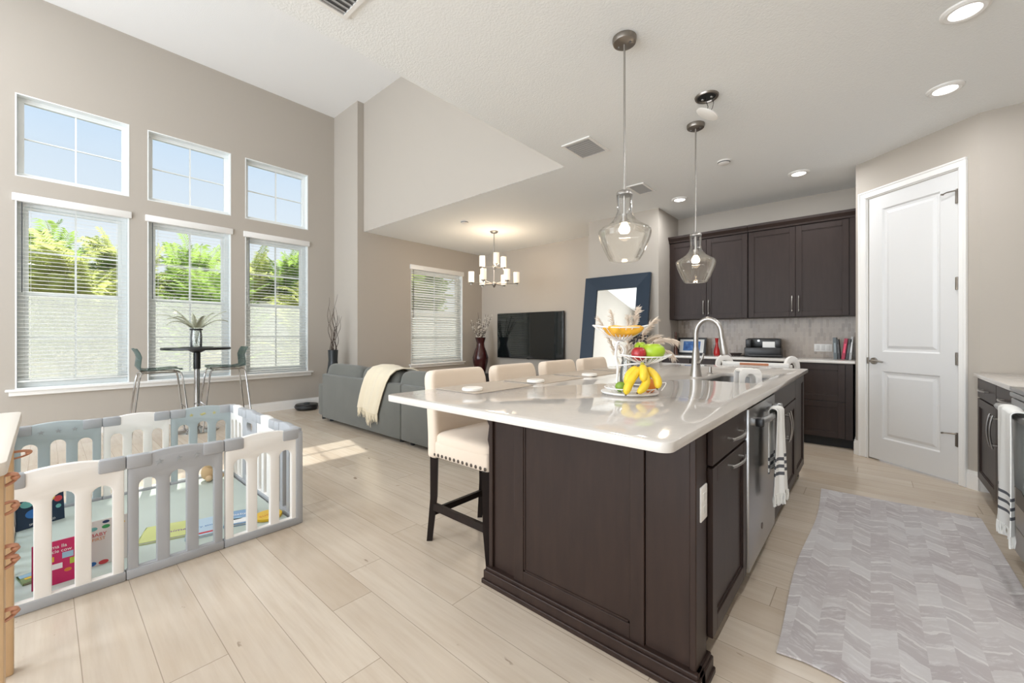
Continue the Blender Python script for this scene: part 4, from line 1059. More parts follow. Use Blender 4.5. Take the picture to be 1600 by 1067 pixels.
# robot vacuum
rv = thing('robot_vacuum', 'black robot vacuum on the floor by the wall under the windows', 'robot vacuum', (-6.72, 2.74, 0))
obj('body', lathe(B(), [(0, .012), (.155, .012), (.168, .03), (.168, .075), (.155, .09), (0, .092)], n=36), M_BLACK, rv); obj('turret', lathe(B(), [(0, .09), (.045, .09), (.045, .105), (.04, .11), (0, .11)], n=20), M_GREYPL, rv); obj('bumper', tube(B(), [(.17 * math.cos(R(a)), .17 * math.sin(R(a)), .052) for a in range(-180, 1, 12)], .008, 6, flat=1), M_GREYPL, rv)
for y in (-.1, .1): obj('wheel', cyl(B(), (-.02, y - .015, .03), (-.02, y + .015, .03), .03, n=14), M_BLACKM, rv)

# ------------------------------------------------------------------ bistro set by the windows
bt = thing('bistro_table', 'round black bar-height bistro table with chrome column by the windows', 'table', (-6.22, 1.235, 0))
obj('tabletop', lathe(B(), [(0, .995), (.335, .995), (.345, 1.0), (.345, 1.018), (.338, 1.024), (0, 1.024)], n=48), M_BLACK, bt); obj('flange', lathe(B(), [(0, .96), (.04, .96), (.085, .985), (.085, .995), (0, .995)], n=24), M_BLACK, bt)
obj('column', cyl(B(), (0, 0, .03), (0, 0, .965), .03, n=24), M_CHROME, bt); obj('column_sleeve', cyl(B(), (0, 0, .76), (0, 0, .965), .036, n=24), M_BLACK, bt); obj('base', lathe(B(), [(0, 0), (.22, 0), (.222, .008), (.19, .018), (.08, .032), (.04, .06), (0, .06)], n=40), M_CHROME, bt)
o = lathe(B(), [(0, 0), (.165, 0), (.165, .006), (0, .006)], n=40); t = tag(obj('round_mat', o, M_BLACKM), 'round black mat under the glass vase on the bistro table', 'table mat'); t.location = (-6.22, 1.235, 1.024)
fv = thing('fern_vase', 'glass vase with feathery fern fronds on the bistro table', 'vase', (-6.2, 1.225, 1.0305))
obj('vase', lathe(B(), [(0, 0), (.052, 0), (.058, .01), (.06, .12), (.052, .20), (.056, .225), (.052, .225), (.048, .20), (.055, .12), (.052, .014), (0, .01)], n=28), M_VASEG, fv)
obj('rim_band', tube(B(), oval(0, 0, .212, .056, .056), .010, 8, True), M_BLACK, fv)
M_FERN = P('grey_green_fern', (.36, .37, .27), .8); random.seed(21)
for ang, L, dr, st in ((95, .34, .17, 1.1), (265, .42, .17, 1.0), (250, .30, .22, .75), (75, .36, .10, .75), (120, .30, .14, .55), (230, .33, .1, .6), (270, .30, .30, .95), (180, .26, .12, .5), (10, .28, .2, .6), (300, .3, .22, .7)):
    a = R(ang); pts = curve((0, 0, .03), (.16 * math.cos(a), .16 * math.sin(a), .9), .21, 0, 5)[:-1] + curve((.03 * math.cos(a), .03 * math.sin(a), .22), (math.cos(a) * st, math.sin(a) * st, .9), L, dr, 14)
    s_ = obj('stem', tube(B(), pts, .002, 5), M_FERN, fv); g = B()
    for i in range(7, len(pts)):
        for k in range(3):
            p = pts[i - 1].lerp(pts[i], k / 3); d = (pts[i] - pts[i - 1]).normalized(); sd_ = d.cross(Vector((0, 0, 1))).normalized(); f = (len(pts) - i) / (len(pts) - 7)
            for s in (-1, 1):
                q_ = p + sd_ * s * .055 * (f ** .7) + d * .022 + Vector((0, 0, -.014)); w_ = d * .0045
                g.faces.new([g.verts.new(x) for x in (p - w_, p + w_, q_)])
    obj('frond', g, M_FERN, s_, 0)
def make_bar_chair(label):
    t = thing('bar_chair', label, 'bar chair', (0, 0, 0))
    # faces +x: shell back at -x
    prof = [(.20, .765), (.19, .782), (.12, .785), (.0, .775), (-.10, .772), (-.165, .785), (-.195, .83), (-.19, .88), (-.185, .93), (-.20, .98), (-.225, 1.025)]
    NYs = 12; rows = []
    for i, (x, z) in enumerate(prof):
        wd = .20 if i < 5 else lerp(.20, .185, (i - 5) / 5); row = []
        for j in range(NYs + 1):
            u = 2 * j / NYs - 1; c_ = u * u
            row.append((x + (.03 * c_ if i >= 6 else 0), wd * u, z + (.012 * c_ if i < 6 else 0)))
        rows.append(row)
    g = B(); sheet(g, rows); solid(g, .007); obj('seat_shell', g, M_TEAL, t, 60)
    fr_ = B(); tube(fr_, [(.17, -.16, .75), (.17, .16, .75), (-.15, .16, .752), (-.15, -.16, .752)], .009, 8, True); obj('seat_frame', fr_, M_BRONZE, t)
    for sy in (-1, 1):
        obj('leg', tube(B(), [(.15, sy * .165, .752), (.185, sy * .17, .735), (.20, sy * .175, .66), (.27, sy * .205, 0)], .0095, 8), M_CHROME, t)
        obj('leg', tube(B(), [(-.13, sy * .165, .752), (-.165, sy * .17, .735), (-.18, sy * .175, .66), (-.25, sy * .205, 0)], .0095, 8), M_CHROME, t)
    obj('footrest', tube(B(), [(.238, -.193, .32), (.238, .193, .32)], .008, 8), M_CHROME, t)
    return t
bc = make_bar_chair('green-tinted bar chair with chrome legs left of the bistro table'); bc.location = (-6.2, .87, 0); bc.rotation_euler = (0, 0, R(88))
dup(bc, (-6.2, 1.535, 0), R(-94), 'green-tinted bar chair with chrome legs right of the bistro table')

# ------------------------------------------------------------------ playpen
pp = thing('playpen', 'grey and white plastic baby playpen standing on the oak floor', 'playpen', (-3.37, .47, 0))
PX0, PX1, PY0, PY1 = -4.05, -2.69, -.145, 1.045
def panel(x0, y0, x1, y1, mat, stars=None, gate=False, hstart=True):
    d = Vector((x1 - x0, y1 - y0, 0)); L = d.length; d.normalize(); n = Vector((-d.y, d.x, 0))
    m = Matrix(((d.x, 0, -n.x, x0), (d.y, 0, -n.y, y0), (0, 1, 0, 0), (0, 0, 0, 1)))      # plate x->d, y->z, z->n
    g_ = .006; N = 12
    topc = [(L - g_ - (L - 2 * g_) * k / N, .568 + .034 * math.sin(PI * k / N) ** .8) for k in range(N + 1)]
    o_ = [(g_, .03), (L - g_, .03)] + topc
    if gate: hs = [rrect(L * .3, L * .7, .44, .50, .025, 5)] + [arch(L * .2, L * .42, .09, .38, 8), arch(L * .58, L * .8, .09, .38, 8)]
    else:
        s = L / .385; hs = [arch(L * f - .0325 * s, L * f + .0325 * s, .050, .472 + (.010 if f == .5 else 0), 8) for f in (.2, .5, .8)]
    b_ = plate(o_, hs, .034, .007, m); p = wobj('panel', b_, mat, pp, pp, 40)
    r_ = B(); box(r_, 0, L, -.024, .024, 0, .045, .008)
    xf(r_, r_.verts, Matrix(((d.x, n.x, 0, x0), (d.y, n.y, 0, y0), (0, 0, 1, 0), (0, 0, 0, 1)))); wobj('floor_rail', r_, M_PENG, p, pp)
    if stars:
        sm_ = P('star_yellow', (.50, .46, .20), .5) if stars == 'yellow' else P('star_grey', (.34, .36, .38), .5)
        for i, dx in enumerate((-.075, 0, .075)):
            cx, cz, rr = L / 2 + dx, .54, .016
            if i == 1 and stars != 'plain': poly = [(cx + .020 * math.cos(2 * PI * k / 16), cz + .009 * math.sin(2 * PI * k / 16) + .003 * math.cos(6 * PI * k / 16)) for k in range(16)]
            else: poly = [(cx + (rr if k % 2 == 0 else rr * .42) * math.sin(2 * PI * k / 10), cz + (rr if k % 2 == 0 else rr * .42) * math.cos(2 * PI * k / 10)) for k in range(10)]
            wobj('cloud_emboss' if i == 1 and stars != 'plain' else 'star_emboss', plate(poly, [], .038, .0005, m), sm_, p, pp)
    return p
def joint(x, y, d1, d2):
    """moulded clip bridging the tops of two neighbouring panels"""
    g = B()
    for d in (d1, d2):
        d = Vector((*d, 0)); n = Vector((-d.y, d.x, 0)); m = Matrix(((d.x, n.x, 0, x), (d.y, n.y, 0, y), (0, 0, 1, 0), (0, 0, 0, 1)))
        b_ = B(); box(b_, 0, .095, -.023, .023, .528, .592, .009); xf(b_, b_.verts, m); me = bpy.data.meshes.new('t'); b_.to_mesh(me); b_.free(); g.from_mesh(me); bpy.data.meshes.remove(me)
    return wobj('joint_clip', g, M_PENG, pp, pp)
FY = [PY0, .258, .652, PY1]; BY = [PY0, .268, .636, PY1]; SXs = [PX0, -3.725, -3.40, -3.05, PX1]
for i, mt in enumerate((M_PENW, M_PENG, M_PENW)): panel(PX1, FY[i], PX1, FY[i + 1], mt, 'plain' if i == 1 else None)
for i, mt in enumerate((M_PENB, M_PENW, M_PENB)): panel(PX0, BY[i + 1], PX0, BY[i], mt, ('yellow' if i == 2 else 'plain') if i != 1 else None)
for i, mt in enumerate((M_PENW, M_PENG, M_PENW, M_PENG)): panel(SXs[i + 1], PY1, SXs[i], PY1, mt, None, i == 1)
for i, mt in enumerate((M_PENW, M_PENB, M_PENW, M_PENG)): panel(SXs[i], PY0, SXs[i + 1], PY0, mt)
for y in FY[1:3]: joint(PX1, y, (0, 1), (0, -1))
for y in BY[1:3]: joint(PX0, y, (0, 1), (0, -1))
for x in SXs[1:4]: joint(x, PY1, (1, 0), (-1, 0)); joint(x, PY0, (1, 0), (-1, 0))
for x, y, a, c in ((PX1, PY1, (0, -1), (-1, 0)), (PX1, PY0, (0, 1), (-1, 0)), (PX0, PY1, (0, -1), (1, 0)), (PX0, PY0, (0, 1), (1, 0))): joint(x, y, a, c)
for x, y in ((PX1, PY1), (PX1, PY0), (PX0, PY1), (PX0, PY0)): wobj('corner_post', box(B(), x - .022, x + .022, y - .022, y + .022, 0, .575, .01), M_PENG, pp, pp)
o = box(B(), PX0 + .035, PX1 - .035, PY0 + .035, PY1 - .035, 0, .032, .012); tag(obj('play_mat', o, M_MAT), 'sage green padded mat lying inside the playpen', 'play mat')
ZM = .033
def book(nm, label, loc, rz, tiltx, w, h, th, mat, lines=(), deco=None, flat=False, group=None):
    t = thing(nm, label, 'book', loc, rz, group)
    tm = Matrix.Rotation(R(tiltx), 4, 'X') if not flat else Matrix.Rotation(R(-90), 4, 'X') @ Matrix.Translation((0, -th, 0))
    b_ = box(B(), -w / 2, w / 2, 0, .003, 0, h); box(b_, -w / 2, w / 2, th - .003, th, 0, h); box(b_, -w / 2, -w / 2 + .004, 0, th, 0, h); xf(b_, b_.verts, tm); cv = obj('cover', b_, mat, t, 0)
    b_ = box(B(), -w / 2 + .004, w / 2 - .003, .003, th - .003, .003, h - .003); xf(b_, b_.verts, tm); obj('pages', b_, P('book_paper', (.74, .72, .66), .8), t, 0)
    for s, x, z, sz, m_ in lines: text('lettering', s, sz, m_, cv, tm @ XZ(-.0006, x, z))
    if deco:
        for (x, z, rx, rz_, m_) in deco:
            p = [(x + rx * math.cos(2 * PI * k / 20), z + rz_ * math.sin(2 * PI * k / 20)) for k in range(20)] if rz_ > 0 else [(x - rx, z + rz_), (x + rx, z + rz_), (x + rx, z - rz_), (x - rx, z - rz_)]
            obj('cover_art', plate(p, [], .0012, .0002, tm @ XZ(-.0004)), m_, cv, 0)
    return t
WH = P('print_white', (.85, .85, .84), .6); INK = {k: P('print_' + k, c, .6) for k, c in dict(teal=(.16, .42, .40), blue=(.03, .16, .45), yellow=(.75, .48, .05), lime=(.45, .55, .06), green=(.05, .32, .10), navy=(.02, .04, .12), red=(.55, .05, .06), orange=(.65, .22, .04), pink=(.60, .03, .13), sky=(.35, .55, .70), black=(.02, .02, .02), purple=(.25, .12, .35)).items()}
RZF = R(90)      # covers that face the camera side (+x)
book('planet_book', 'navy board book with coloured planets standing at the back left of the playpen', (-3.75, -.01, ZM), RZF + R(18), -6, .20, .19, .02, P('navy_cover', (.006, .022, .055), .35), [('HELLO', -.03, .032, .017, WH), ('SPACE WORLD', -.05, .012, .016, WH)], [(-.055, .14, .028, .021, INK['teal']), (.03, .15, .033, .028, INK['yellow']), (-.03, .078, .034, .026, INK['blue']), (.075, .13, .018, .018, INK['red']), (.075, .085, .012, .012, INK['teal'])])
book('pink_book', 'pink picture book standing against the playpen front', (-2.80, .038, ZM), RZF, -7, .15, .19, .012, P('pink_cover', (.56, .018, .12), .35), [('llama lla', -.035, .158, .021, WH), ('uncle cow', -.035, .138, .020, WH)], [(-.025, .112, .017, -.011, INK['yellow']), (.035, .12, .018, -.013, INK['sky']), (.0, .078, .018, -.012, WH), (.055, .088, .014, -.013, INK['lime']), (.035, .052, .012, .008, INK['orange']), (-.035, .03, .020, -.012, WH)])
book('white_book', 'white board book with coloured half circles standing in the playpen', (-2.87, .215, ZM), RZF, -7, .16, .215, .014, P('white_cover', (.72, .68, .65), .4), [('BABY', -.065, .140, .024, INK['red']), ('FIRST', -.06, .120, .020, INK['orange']), ('I see', .02, .142, .016, INK['purple'])], [(-.055, .178, .015, .009, INK['teal']), (-.01, .180, .015, .009, INK['green']), (.045, .182, .015, .009, INK['yellow']), (-.01, .203, .013, .007, INK['navy']), (.035, .204, .015, .008, INK['lime']), (-.06, .014, .015, .010, INK['blue']), (-.02, .012, .018, .010, INK['red']), (.03, .014, .018, .011, INK['blue'])])
book('small_book', 'small picture book lying by the left end of the playpen', (-2.90, -.02, ZM), RZF + .2, 0, .09, .11, .01, P('landscape_cover', (.22, .30, .12), .4), [], [(.0, .085, .04, -.02, INK['sky']), (.01, .05, .04, -.01, INK['yellow'])], True)
book('yellow_green_book', 'pale yellow-green book lying on the playpen mat', (-2.94, .44, ZM), RZF + R(-18), 0, .24, .22, .014, P('pale_lime_cover', (.60, .64, .24), .4), [('animals', -.02, .07, .045, INK['purple'])], None, True)
book('light_blue_book', 'light blue book lying on the playpen mat beside the yellow-green one', (-2.83, .585, ZM), RZF + R(-12), 0, .15, .26, .014, P('light_blue_cover', (.48, .62, .74), .4), [('story time', -.06, .12, .03, INK['blue'])], [(0, .03, .07, -.01, INK['red'])], True)
book('blue_book', 'blue and white book lying on the playpen mat near the corner', (-2.84, .765, ZM), RZF + R(-22), 0, .15, .22, .014, P('soft_blue_cover', (.22, .36, .55), .4), [('baby', -.05, .14, .04, WH)], [(.0, .05, .06, -.035, WH), (-.02, .085, .03, .02, INK['sky'])], True)
t = thing('round_yellow_book', 'round bright yellow book lying in the playpen corner', 'book', (-2.84, .925, ZM)); obj('cover', lathe(B(), [(0, 0), (.075, 0), (.077, .003), (.077, .016), (.075, .018), (0, .018)], n=32), P('sun_yellow', (.78, .50, .03), .4), t)
text('lettering', 'sunny', .045, INK['orange'], t, Matrix.Translation((.02, -.055, .0183)) @ Matrix.Rotation(R(90), 4, 'Z'))
pl = thing('plush_toy', 'small tan plush toy with dark ears against the back of the playpen', 'plush toy', (-3.92, .87, ZM), R(10))
bd = pillow(B(), (0, 0, .06), .055, .065, .06, .8, .8, 20); ball(bd, (.02, 0, .135), .048, (1, 1.05, .95)); obj('body', bd, P('tan_plush', (.52, .36, .20), .95, bump=.5, bscale=200), pl, 60)
for s in (-1, 1): obj('ear', ball(B(), (.01, s * .045, .17), .02, (.6, 1, 1.2)), P('dark_plush', (.04, .03, .025), .95), pl); obj('paw', ball(B(), (.06, s * .04, .03), .024), P('tan_plush2', (.56, .40, .24), .95), pl)

# ------------------------------------------------------------------ wooden display table at the left edge
wt = thing('wooden_table', 'pale topped pine stand with copper loop hooks at the left edge', 'table', (-1.83, -.30, 0))
wobj('tabletop', plate(rrect(-2.275, -1.385, -.62, -.052, .02, 4), [], .030, .004, Matrix.Translation((0, 0, .885))), P('pale_tabletop', (.80, .74, .67), .4), wt, wt)
for x, y, s_ in ((-2.245, -.093, .024), (-2.245, -.57, .022), (-1.435, -.57, .025), (-1.445, -.082, .025)): wobj('leg', box(B(), x - s_, x + s_, y - s_, y + s_, 0, .870, .006), M_NATW, wt, wt)
wobj('apron', box(B(), -2.22, -1.47, -.115, -.095, .80, .868, .003), M_NATW, wt, wt); wobj('apron', box(B(), -2.22, -1.47, -.58, -.56, .80, .868, .003), M_NATW, wt, wt)
def loop(cx, cy, z, dr, L=.05):
    g = B(); pts = []
    for k in range(17):
        a = PI * k / 16 - PI / 2; pts.append((cx + .004 * math.sin(a * 2), cy + L * max(0, math.cos(a)) ** .8, z + .012 * math.sin(a) * dr + .006 * math.cos(a)))
    tube(g, pts, .0055, 8, flat=.6); ball(g, (cx, cy + L * .86, z + .004), .0075, (1.2, 1, .8), 10, 8); return g
for z, d_ in ((.850, 1), (.787, -1), (.692, 1), (.668, 1), (.552, 1)): wobj('loop_hook', loop(-1.435, -.060, z, d_, .021), M_COPPER, wt, wt, 60)
wobj('loop_hook', loop(-2.24, -.08, .752, 1, .05), M_COPPER, wt, wt, 60)

# ------------------------------------------------------------------ lamps and ceiling fittings
M_BULB = mat_emit('warm_bulb', (1.0, .80, .55), 14)
M_LENS = mat_emit('led_lens', (1.0, .97, .93), 7)
M_SHADE = P('frosted_shade', (.85, .80, .70), .5, emit=(1.0, .80, .58), estr=.55)
WARM = (.97, .985, 1.0)
CANP = 8
def can(x, y, z, label=None, power=CANP, grp='recessed ceiling lights'):
    t = thing('recessed_light', label, 'ceiling light', (x, y, z), 0, grp)
    obj('trim_ring', lathe(B(), [(.058, -.004), (.062, -.014), (.078, -.016), (.092, -.008), (.094, 0), (.058, 0)], n=36), M_TRIM, t)
    obj('lens', lathe(B(), [(0, -.0095), (.060, -.0095), (.060, -.006), (0, -.006)], n=36), M_LENS, t)
    lamp('lamp', 'AREA', (0, 0, -.022), power, WARM, .11, parent=t)
    return t
can(.366, 3.119, HL, 'round lit ceiling light, nearest the camera in the upper right')
can(.381, 4.025, HL, 'round lit ceiling light above the pantry door')
can(-.557, 5.122, HL, 'round lit ceiling light above the right wall cabinet')
can(-1.765, 5.144, HL, 'round lit ceiling light beside the short chase wall')
for x, y in ((.37, 1.6), (.37, -.2), (.37, -2.2), (-1.1, -2.4), (-1.1, -.5)):  # unseen lights added to raise the brightness of the room
    can(x, y, HL, 'added fill light in the low ceiling, out of the picture')
for x, y in ((-3.3, -2.8), (-5.6, -2.8), (-3.4, -.9), (-5.6, -.9)):  # more unseen lights, added overhead as fill for the tall space
    can(x, y, HH, 'added fill light in the high ceiling, out of the picture', 15)
# loose LED disc hanging from its junction box
jb = thing('junction_box', 'open metal ceiling junction box with a loose white disc light hanging on wires', 'ceiling light', (-.865, 3.06, HL))
obj('rim', lathe(B(), [(.058, 0), (.062, -.012), (.074, -.012), (.078, 0)], n=32), M_BRONZE, jb)
obj('dark_disc', lathe(B(), [(0, -.003), (.060, -.003), (.060, 0), (0, 0)], n=32), M_BLACKM, jb)  # flat black disc stands in for the shade inside the open box
for x in (-.03, .03): obj('mount_screw', ball(B(), (x, .01, -.008), .01, (1, 1, .8)), M_STEEL, jb)
obj('wire', tube(B(), [(-.01, 0, -.004), (.0, -.005, -.04), (.012, -.01, -.08), (.002, -.01, -.112)], .0022, 6), M_BLACK, jb); obj('wire', tube(B(), [(.03, .02, -.004), (.04, .02, -.05), (.035, .01, -.09), (.02, 0, -.115)], .0018, 6), M_BLACK, jb)
b2 = lathe(B(), [(0, .012), (.04, .012), (.048, .010), (.075, .006), (.078, -.004), (.06, -.012), (0, -.013)], n=36); xf(b2, b2.verts, Matrix.Translation((.005, -.005, -.128)) @ Matrix.Rotation(R(41), 4, 'Z') @ Matrix.Rotation(R(26), 4, 'Y') @ Matrix.Rotation(R(14), 4, 'X')); obj('disc_light', b2, M_WHITEPL, jb)
# pendants
def make_pendant(label):
    t = thing('pendant_lamp', label, 'pendant lamp', (0, 0, HL), 0, 'clear glass pendants over the island')
    obj('canopy', lathe(B(), [(0, -.034), (.052, -.034), (.062, -.028), (.066, -.016), (.066, 0), (0, 0)], n=36), M_BRONZE, t)
    for s in (-1, 1): obj('canopy_screw', cyl(B(), (s * .035, .0, -.033), (s * .035, 0, -.039), .006, n=10), M_STEEL, t)
    obj('rod', cyl(B(), (0, 0, -.03), (0, 0, -.87), .0058, n=12), M_NICKEL, t)
    obj('cap', lathe(B(), [(0, -.855), (.016, -.855), (.040, -.866), (.044, -.874), (.044, -.886), (0, -.888)], n=28), M_NICKEL, t)
    obj('socket', lathe(B(), [(0, -.887), (.008, -.887), (.008, -.99), (.018, -.992), (.018, -1.04), (0, -1.04)], n=20), M_NICKEL, t)
    prof = [(.043, -.868), (.043, -.90), (.040, -.955), (.041, -.975), (.052, -1.005), (.075, -1.035), (.108, -1.058), (.134, -1.073), (.145, -1.085), (.147, -1.10), (.138, -1.135), (.122, -1.175), (.105, -1.215), (.090, -1.238), (.088, -1.245), (.082, -1.252)]
    prof = prof + [(r - .003, z) for r, z in prof[::-1]]
    obj('glass_shade', lathe(B(), prof, n=48), M_CLEAR, t, 60)
    obj('bulb', lathe(B(), [(0, -1.04), (.016, -1.04), (.022, -1.055), (.030, -1.07), (.031, -1.083), (.022, -1.097), (0, -1.102)], n=20), M_BULB, t, 60)
    return t
p1 = make_pendant('clear glass pendant lamp nearer the camera, on a long rod'); p1.location = (-1.045, 2.157, HL)
dup(p1, (-1.047, 3.414, HL), 0, 'clear glass pendant lamp farther away, in front of the wall cabinets')
for y in (2.157, 3.414): lamp('pendant_light', 'POINT', (-1.046, y, HL - 1.115), 5, (1, .82, .6), .03)
# chandelier
ch = thing('chandelier', 'two-tier nine-shade brushed nickel chandelier with frosted glass shades', 'chandelier', (-4.56, 4.77, HL))
obj('canopy', lathe(B(), [(0, -.03), (.05, -.028), (.065, -.012), (.065, 0), (0, 0)], n=32), M_NICKEL, ch)
obj('stem', cyl(B(), (0, 0, -.02), (0, 0, -.87), .009, n=12), M_NICKEL, ch)
obj('hub', lathe(B(), [(0, -.55), (.02, -.55), (.028, -.565), (.028, -.595), (.02, -.61), (0, -.61)], n=20), M_NICKEL, ch)
obj('hub', lathe(B(), [(0, -.82), (.028, -.82), (.036, -.835), (.036, -.86), (.02, -.885), (.008, -.905), (0, -.905)], n=20), M_NICKEL, ch)
for cnt, r, zc, a0 in ((3, .205, -.575, -36), (6, .365, -.845, 47)):
    for k in range(cnt):
        a = R(a0 + 360 * k / cnt); c_, s_ = math.cos(a), math.sin(a)
        ar = obj('arm', tube(B(), [(0, 0, zc), (c_ * r * .4, s_ * r * .4, zc + .002), (c_ * r * .9, s_ * r * .9, zc + .012), (c_ * r, s_ * r, zc + .01)], .006, 8), M_NICKEL, ch)
        obj('cup', lathe(B(), [(0, zc - .028), (.01, zc - .022), (.012, zc), (.034, zc + .012), (.036, zc + .02), (0, zc + .02)], (c_ * r, s_ * r, 0), 20), M_NICKEL, ar)
        pr_ = [(.045, zc + .02), (.047, zc + .025), (.047, zc + .19), (.044, zc + .19), (.044, zc + .022)]
        obj('shade', lathe(B(), [(0, zc + .02)] + pr_, (c_ * r, s_ * r, 0), 28), M_SHADE, ar)
lamp('chandelier_light', 'POINT', (-4.56, 4.77, HL - .58), 30, (1, .80, .58), .25)
# vents and detectors
def vent(x, y, w, l, label, n, along_x=True):
    t = thing('ceiling_vent', label, 'vent', (x, y, HL)); b_ = B(); f = .022
    for a, c, u, v in ((-w / 2, w / 2, -l / 2, -l / 2 + f), (-w / 2, w / 2, l / 2 - f, l / 2), (-w / 2, -w / 2 + f, -l / 2 + f, l / 2 - f), (w / 2 - f, w / 2, -l / 2 + f, l / 2 - f)): box(b_, a, c, u, v, -.010, 0)
    obj('frame', b_, M_TRIM, t, 0); obj('dark_backing', box(B(), -w / 2 + f, w / 2 - f, -l / 2 + f, l / 2 - f, -.0015, 0), P('vent_dark', (.13, .13, .13), .8), t, 0)  # flat dark plate behind the louvres stands for the shade in the duct
    b_ = B(); S_ = (l if along_x else w) - 2 * f
    for i in range(n):
        q_ = -S_ / 2 + S_ * (i + .5) / n; hw = S_ / n * .29
        if along_x: box(b_, -w / 2 + f, w / 2 - f, -hw, hw, -.0008, .0008, M=Matrix.Translation((0, q_, -.006)) @ Matrix.Rotation(R(-16), 4, 'X'))
        else: box(b_, -hw, hw, -l / 2 + f, l / 2 - f, -.0008, .0008, M=Matrix.Translation((q_, 0, -.006)) @ Matrix.Rotation(R(16), 4, 'Y'))
    obj('louvre', b_, P('vent_louvre', (.40, .40, .40), .5), t, 0); return t
vent(-1.915, 3.185, .28, .35, 'square white ceiling vent with grey louvres left of the pendants', 9)
vent(-1.97, 4.485, .20, .34, 'smaller white ceiling vent between the two pendant rods', 9)
vent(-1.945, .875, .28, .35, 'white ceiling vent at the top edge of the picture', 7, False)
for x, y, lb in ((-1.062, 4.308, 'round white smoke detector on the ceiling right of the far pendant rod'), (-4.49, 4.07, 'round white detector on the ceiling left of the chandelier')):
    t = thing('smoke_detector', lb, 'smoke detector', (x, y, HL)); obj('housing', lathe(B(), [(0, -.03), (.035, -.03), (.05, -.022), (.055, -.012), (.06, -.008), (.06, 0), (0, 0)], n=32), M_WHITEPL, t); obj('grille_ring', lathe(B(), [(.053, -.0195), (.0555, -.012), (.0535, -.012)], n=32), M_GREYPL, t)
t = thing('ceiling_speaker', 'faint round white cover on the high ceiling', 'ceiling fitting', (-4.9, 1.9, HH)); obj('cover', lathe(B(), [(0, -.008), (.06, -.008), (.07, 0), (0, 0)], n=32), M_CEILH, t)

# ------------------------------------------------------------------ outdoors
struct('ground', box(B(), -40, XW - .17, -30, 30, -.25, -.15), P('pale_patio', (.62, .60, .55), .95, var=.08, vscale=2))
struct('ground_side_yard', box(B(), -40, X2 - .17, 30, 31, -.25, -.15), P('dry_lawn2', (.33, .36, .20), .95))
fw_ = box(B(), -11.6, -11.4, -12, 16, -.15, 1.92); box(fw_, -11.65, -11.35, -12, 16, 1.92, 1.99)
t = tag(obj('garden_wall', fw_, P('pale_stucco', (.78, .73, .65), .9, bump=.6, bscale=20, var=.08, vscale=2), smooth=0), 'pale rendered garden wall outside the tall windows', 'garden wall'); t['kind'] = 'structure'
def mat_leaf(name, col, var):
    m, nt, b = newmat(name); nt.nodes.remove(b); q = NB(nt); x, y, z = q.xyz()
    c = q.ramp(q.noise(q.comb(x, y, z), 2.0, 3), [(.3, tuple(k * (1 - var) for k in col)), (.7, tuple(min(1, k * (1 + var)) for k in col))])
    d = q.node('ShaderNodeBsdfDiffuse'); t = q.node('ShaderNodeBsdfTranslucent'); mx = q.node('ShaderNodeMixShader'); mx.inputs[0].default_value = .55
    nt.links.new(c, d.inputs[0]); nt.links.new(c, t.inputs[0]); nt.links.new(d.outputs[0], mx.inputs[1]); nt.links.new(t.outputs[0], mx.inputs[2]); nt.links.new(mx.outputs[0], nt.nodes['Material Output'].inputs[0])
    return m
M_LEAF = [mat_leaf('palm_leaf_green', (.26, .38, .09), .3), mat_leaf('palm_leaf_yellow', (.42, .46, .16), .3), mat_leaf('dry_leaf', (.55, .52, .36), .2)]
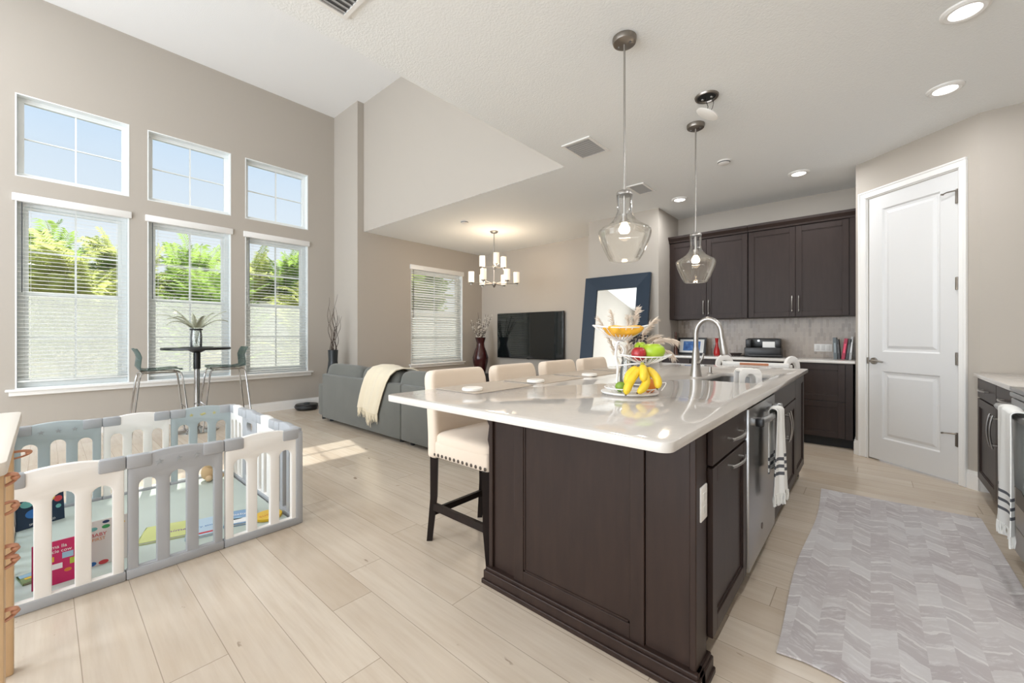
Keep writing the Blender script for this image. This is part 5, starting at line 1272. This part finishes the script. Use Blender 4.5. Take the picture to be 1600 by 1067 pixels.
def palm(label, loc, h, n, spread, mat, seed, grp='palm shrubs outside the windows'):
    random.seed(seed); t = thing('palm_shrub', label, 'shrub', loc, random.uniform(0, 6), grp); g = B(); st = B()
    for k in range(n):
        a = random.uniform(0, 2 * PI); el = random.uniform(.25, 1.0); L = h * random.uniform(.30, .52)
        pts = curve((random.uniform(-.25, .25), random.uniform(-.25, .25), random.uniform(0, h * .62)), (math.cos(a) * spread * el, math.sin(a) * spread * el, 1.0), L, random.uniform(.12, .32), 12)
        tube(st, pts, [.012 * (1 - .8 * i / 12) for i in range(13)], 4)
        for i in range(3, 13):
            d = (pts[i] - pts[i - 1]).normalized(); sd_ = d.cross(Vector((0, 0, 1))); sd_ = sd_.normalized() if sd_.length > .01 else Vector((1, 0, 0))
            for m_ in range(3):
                p = pts[i - 1].lerp(pts[i], m_ / 3)
                for s in (-1, 1):
                    ll = random.uniform(.26, .42) * (1 - .45 * i / 12); q_ = p + (sd_ * s * .85 + d * .6 + Vector((0, 0, -.22))).normalized() * ll; w_ = d * .016; md = p.lerp(q_, .5) + Vector((0, 0, .03))
                    g.faces.new([g.verts.new(x) for x in (p - w_ * .4, p + w_ * .4, md + w_, q_, md - w_)])
    obj('stems', st, M_LEAF[2], t, 0); f = obj('fronds', g, mat, t, 0)
    return t
pa = palm('tall green palm shrub seen through the left part of the leftmost window', (-9.8, -1.55, -.15), 2.9, 150, .55, M_LEAF[0], 1)
pb = palm('yellow-green palm shrub seen through the right part of the leftmost window', (-9.8, .35, -.15), 2.85, 150, .55, M_LEAF[1], 2)
dup(pa, (-9.9, 2.25, -.15), 2.1, 'green palm shrub behind the bistro table window', scale=(.95, .95, .92))
dup(pb, (-9.8, 4.15, -.15), 1.0, 'yellow-green palm shrub behind the third tall window', scale=(1, 1, .98))
LB = ['at the far left of the leftmost window', 'at the left part of the leftmost window', 'in the middle of the leftmost window', 'at the right part of the leftmost window', 'between the left and middle windows', 'at the left part of the middle window', 'at the right part of the middle window', 'between the middle and third windows', 'at the left part of the third window', 'at the right part of the third window', 'beyond the third window']
for i, lb in enumerate(LB):
    k_ = 1.06 + .026 * i
    dup((pa, pb)[i % 2], (-13.1 + .15 * (i % 2), -2.4 + 1.22 * i, -.15), i * 1.7, 'palm clump over the garden wall ' + lb, scale=(1.05, 1.05, k_ * 1.12))
pc = palm('low dry grass clump against the garden wall at the left window', (-8.6, .1, -.15), 1.1, 34, .5, M_LEAF[2], 5, 'low dry clumps outside the windows')
dup(pc, (-8.6, 2.0, -.15), 2.0, 'low dry grass clump outside the bistro table window'); dup(pc, (-8.6, 4.2, -.15), 4.0, 'low dry grass clump outside the third tall window')
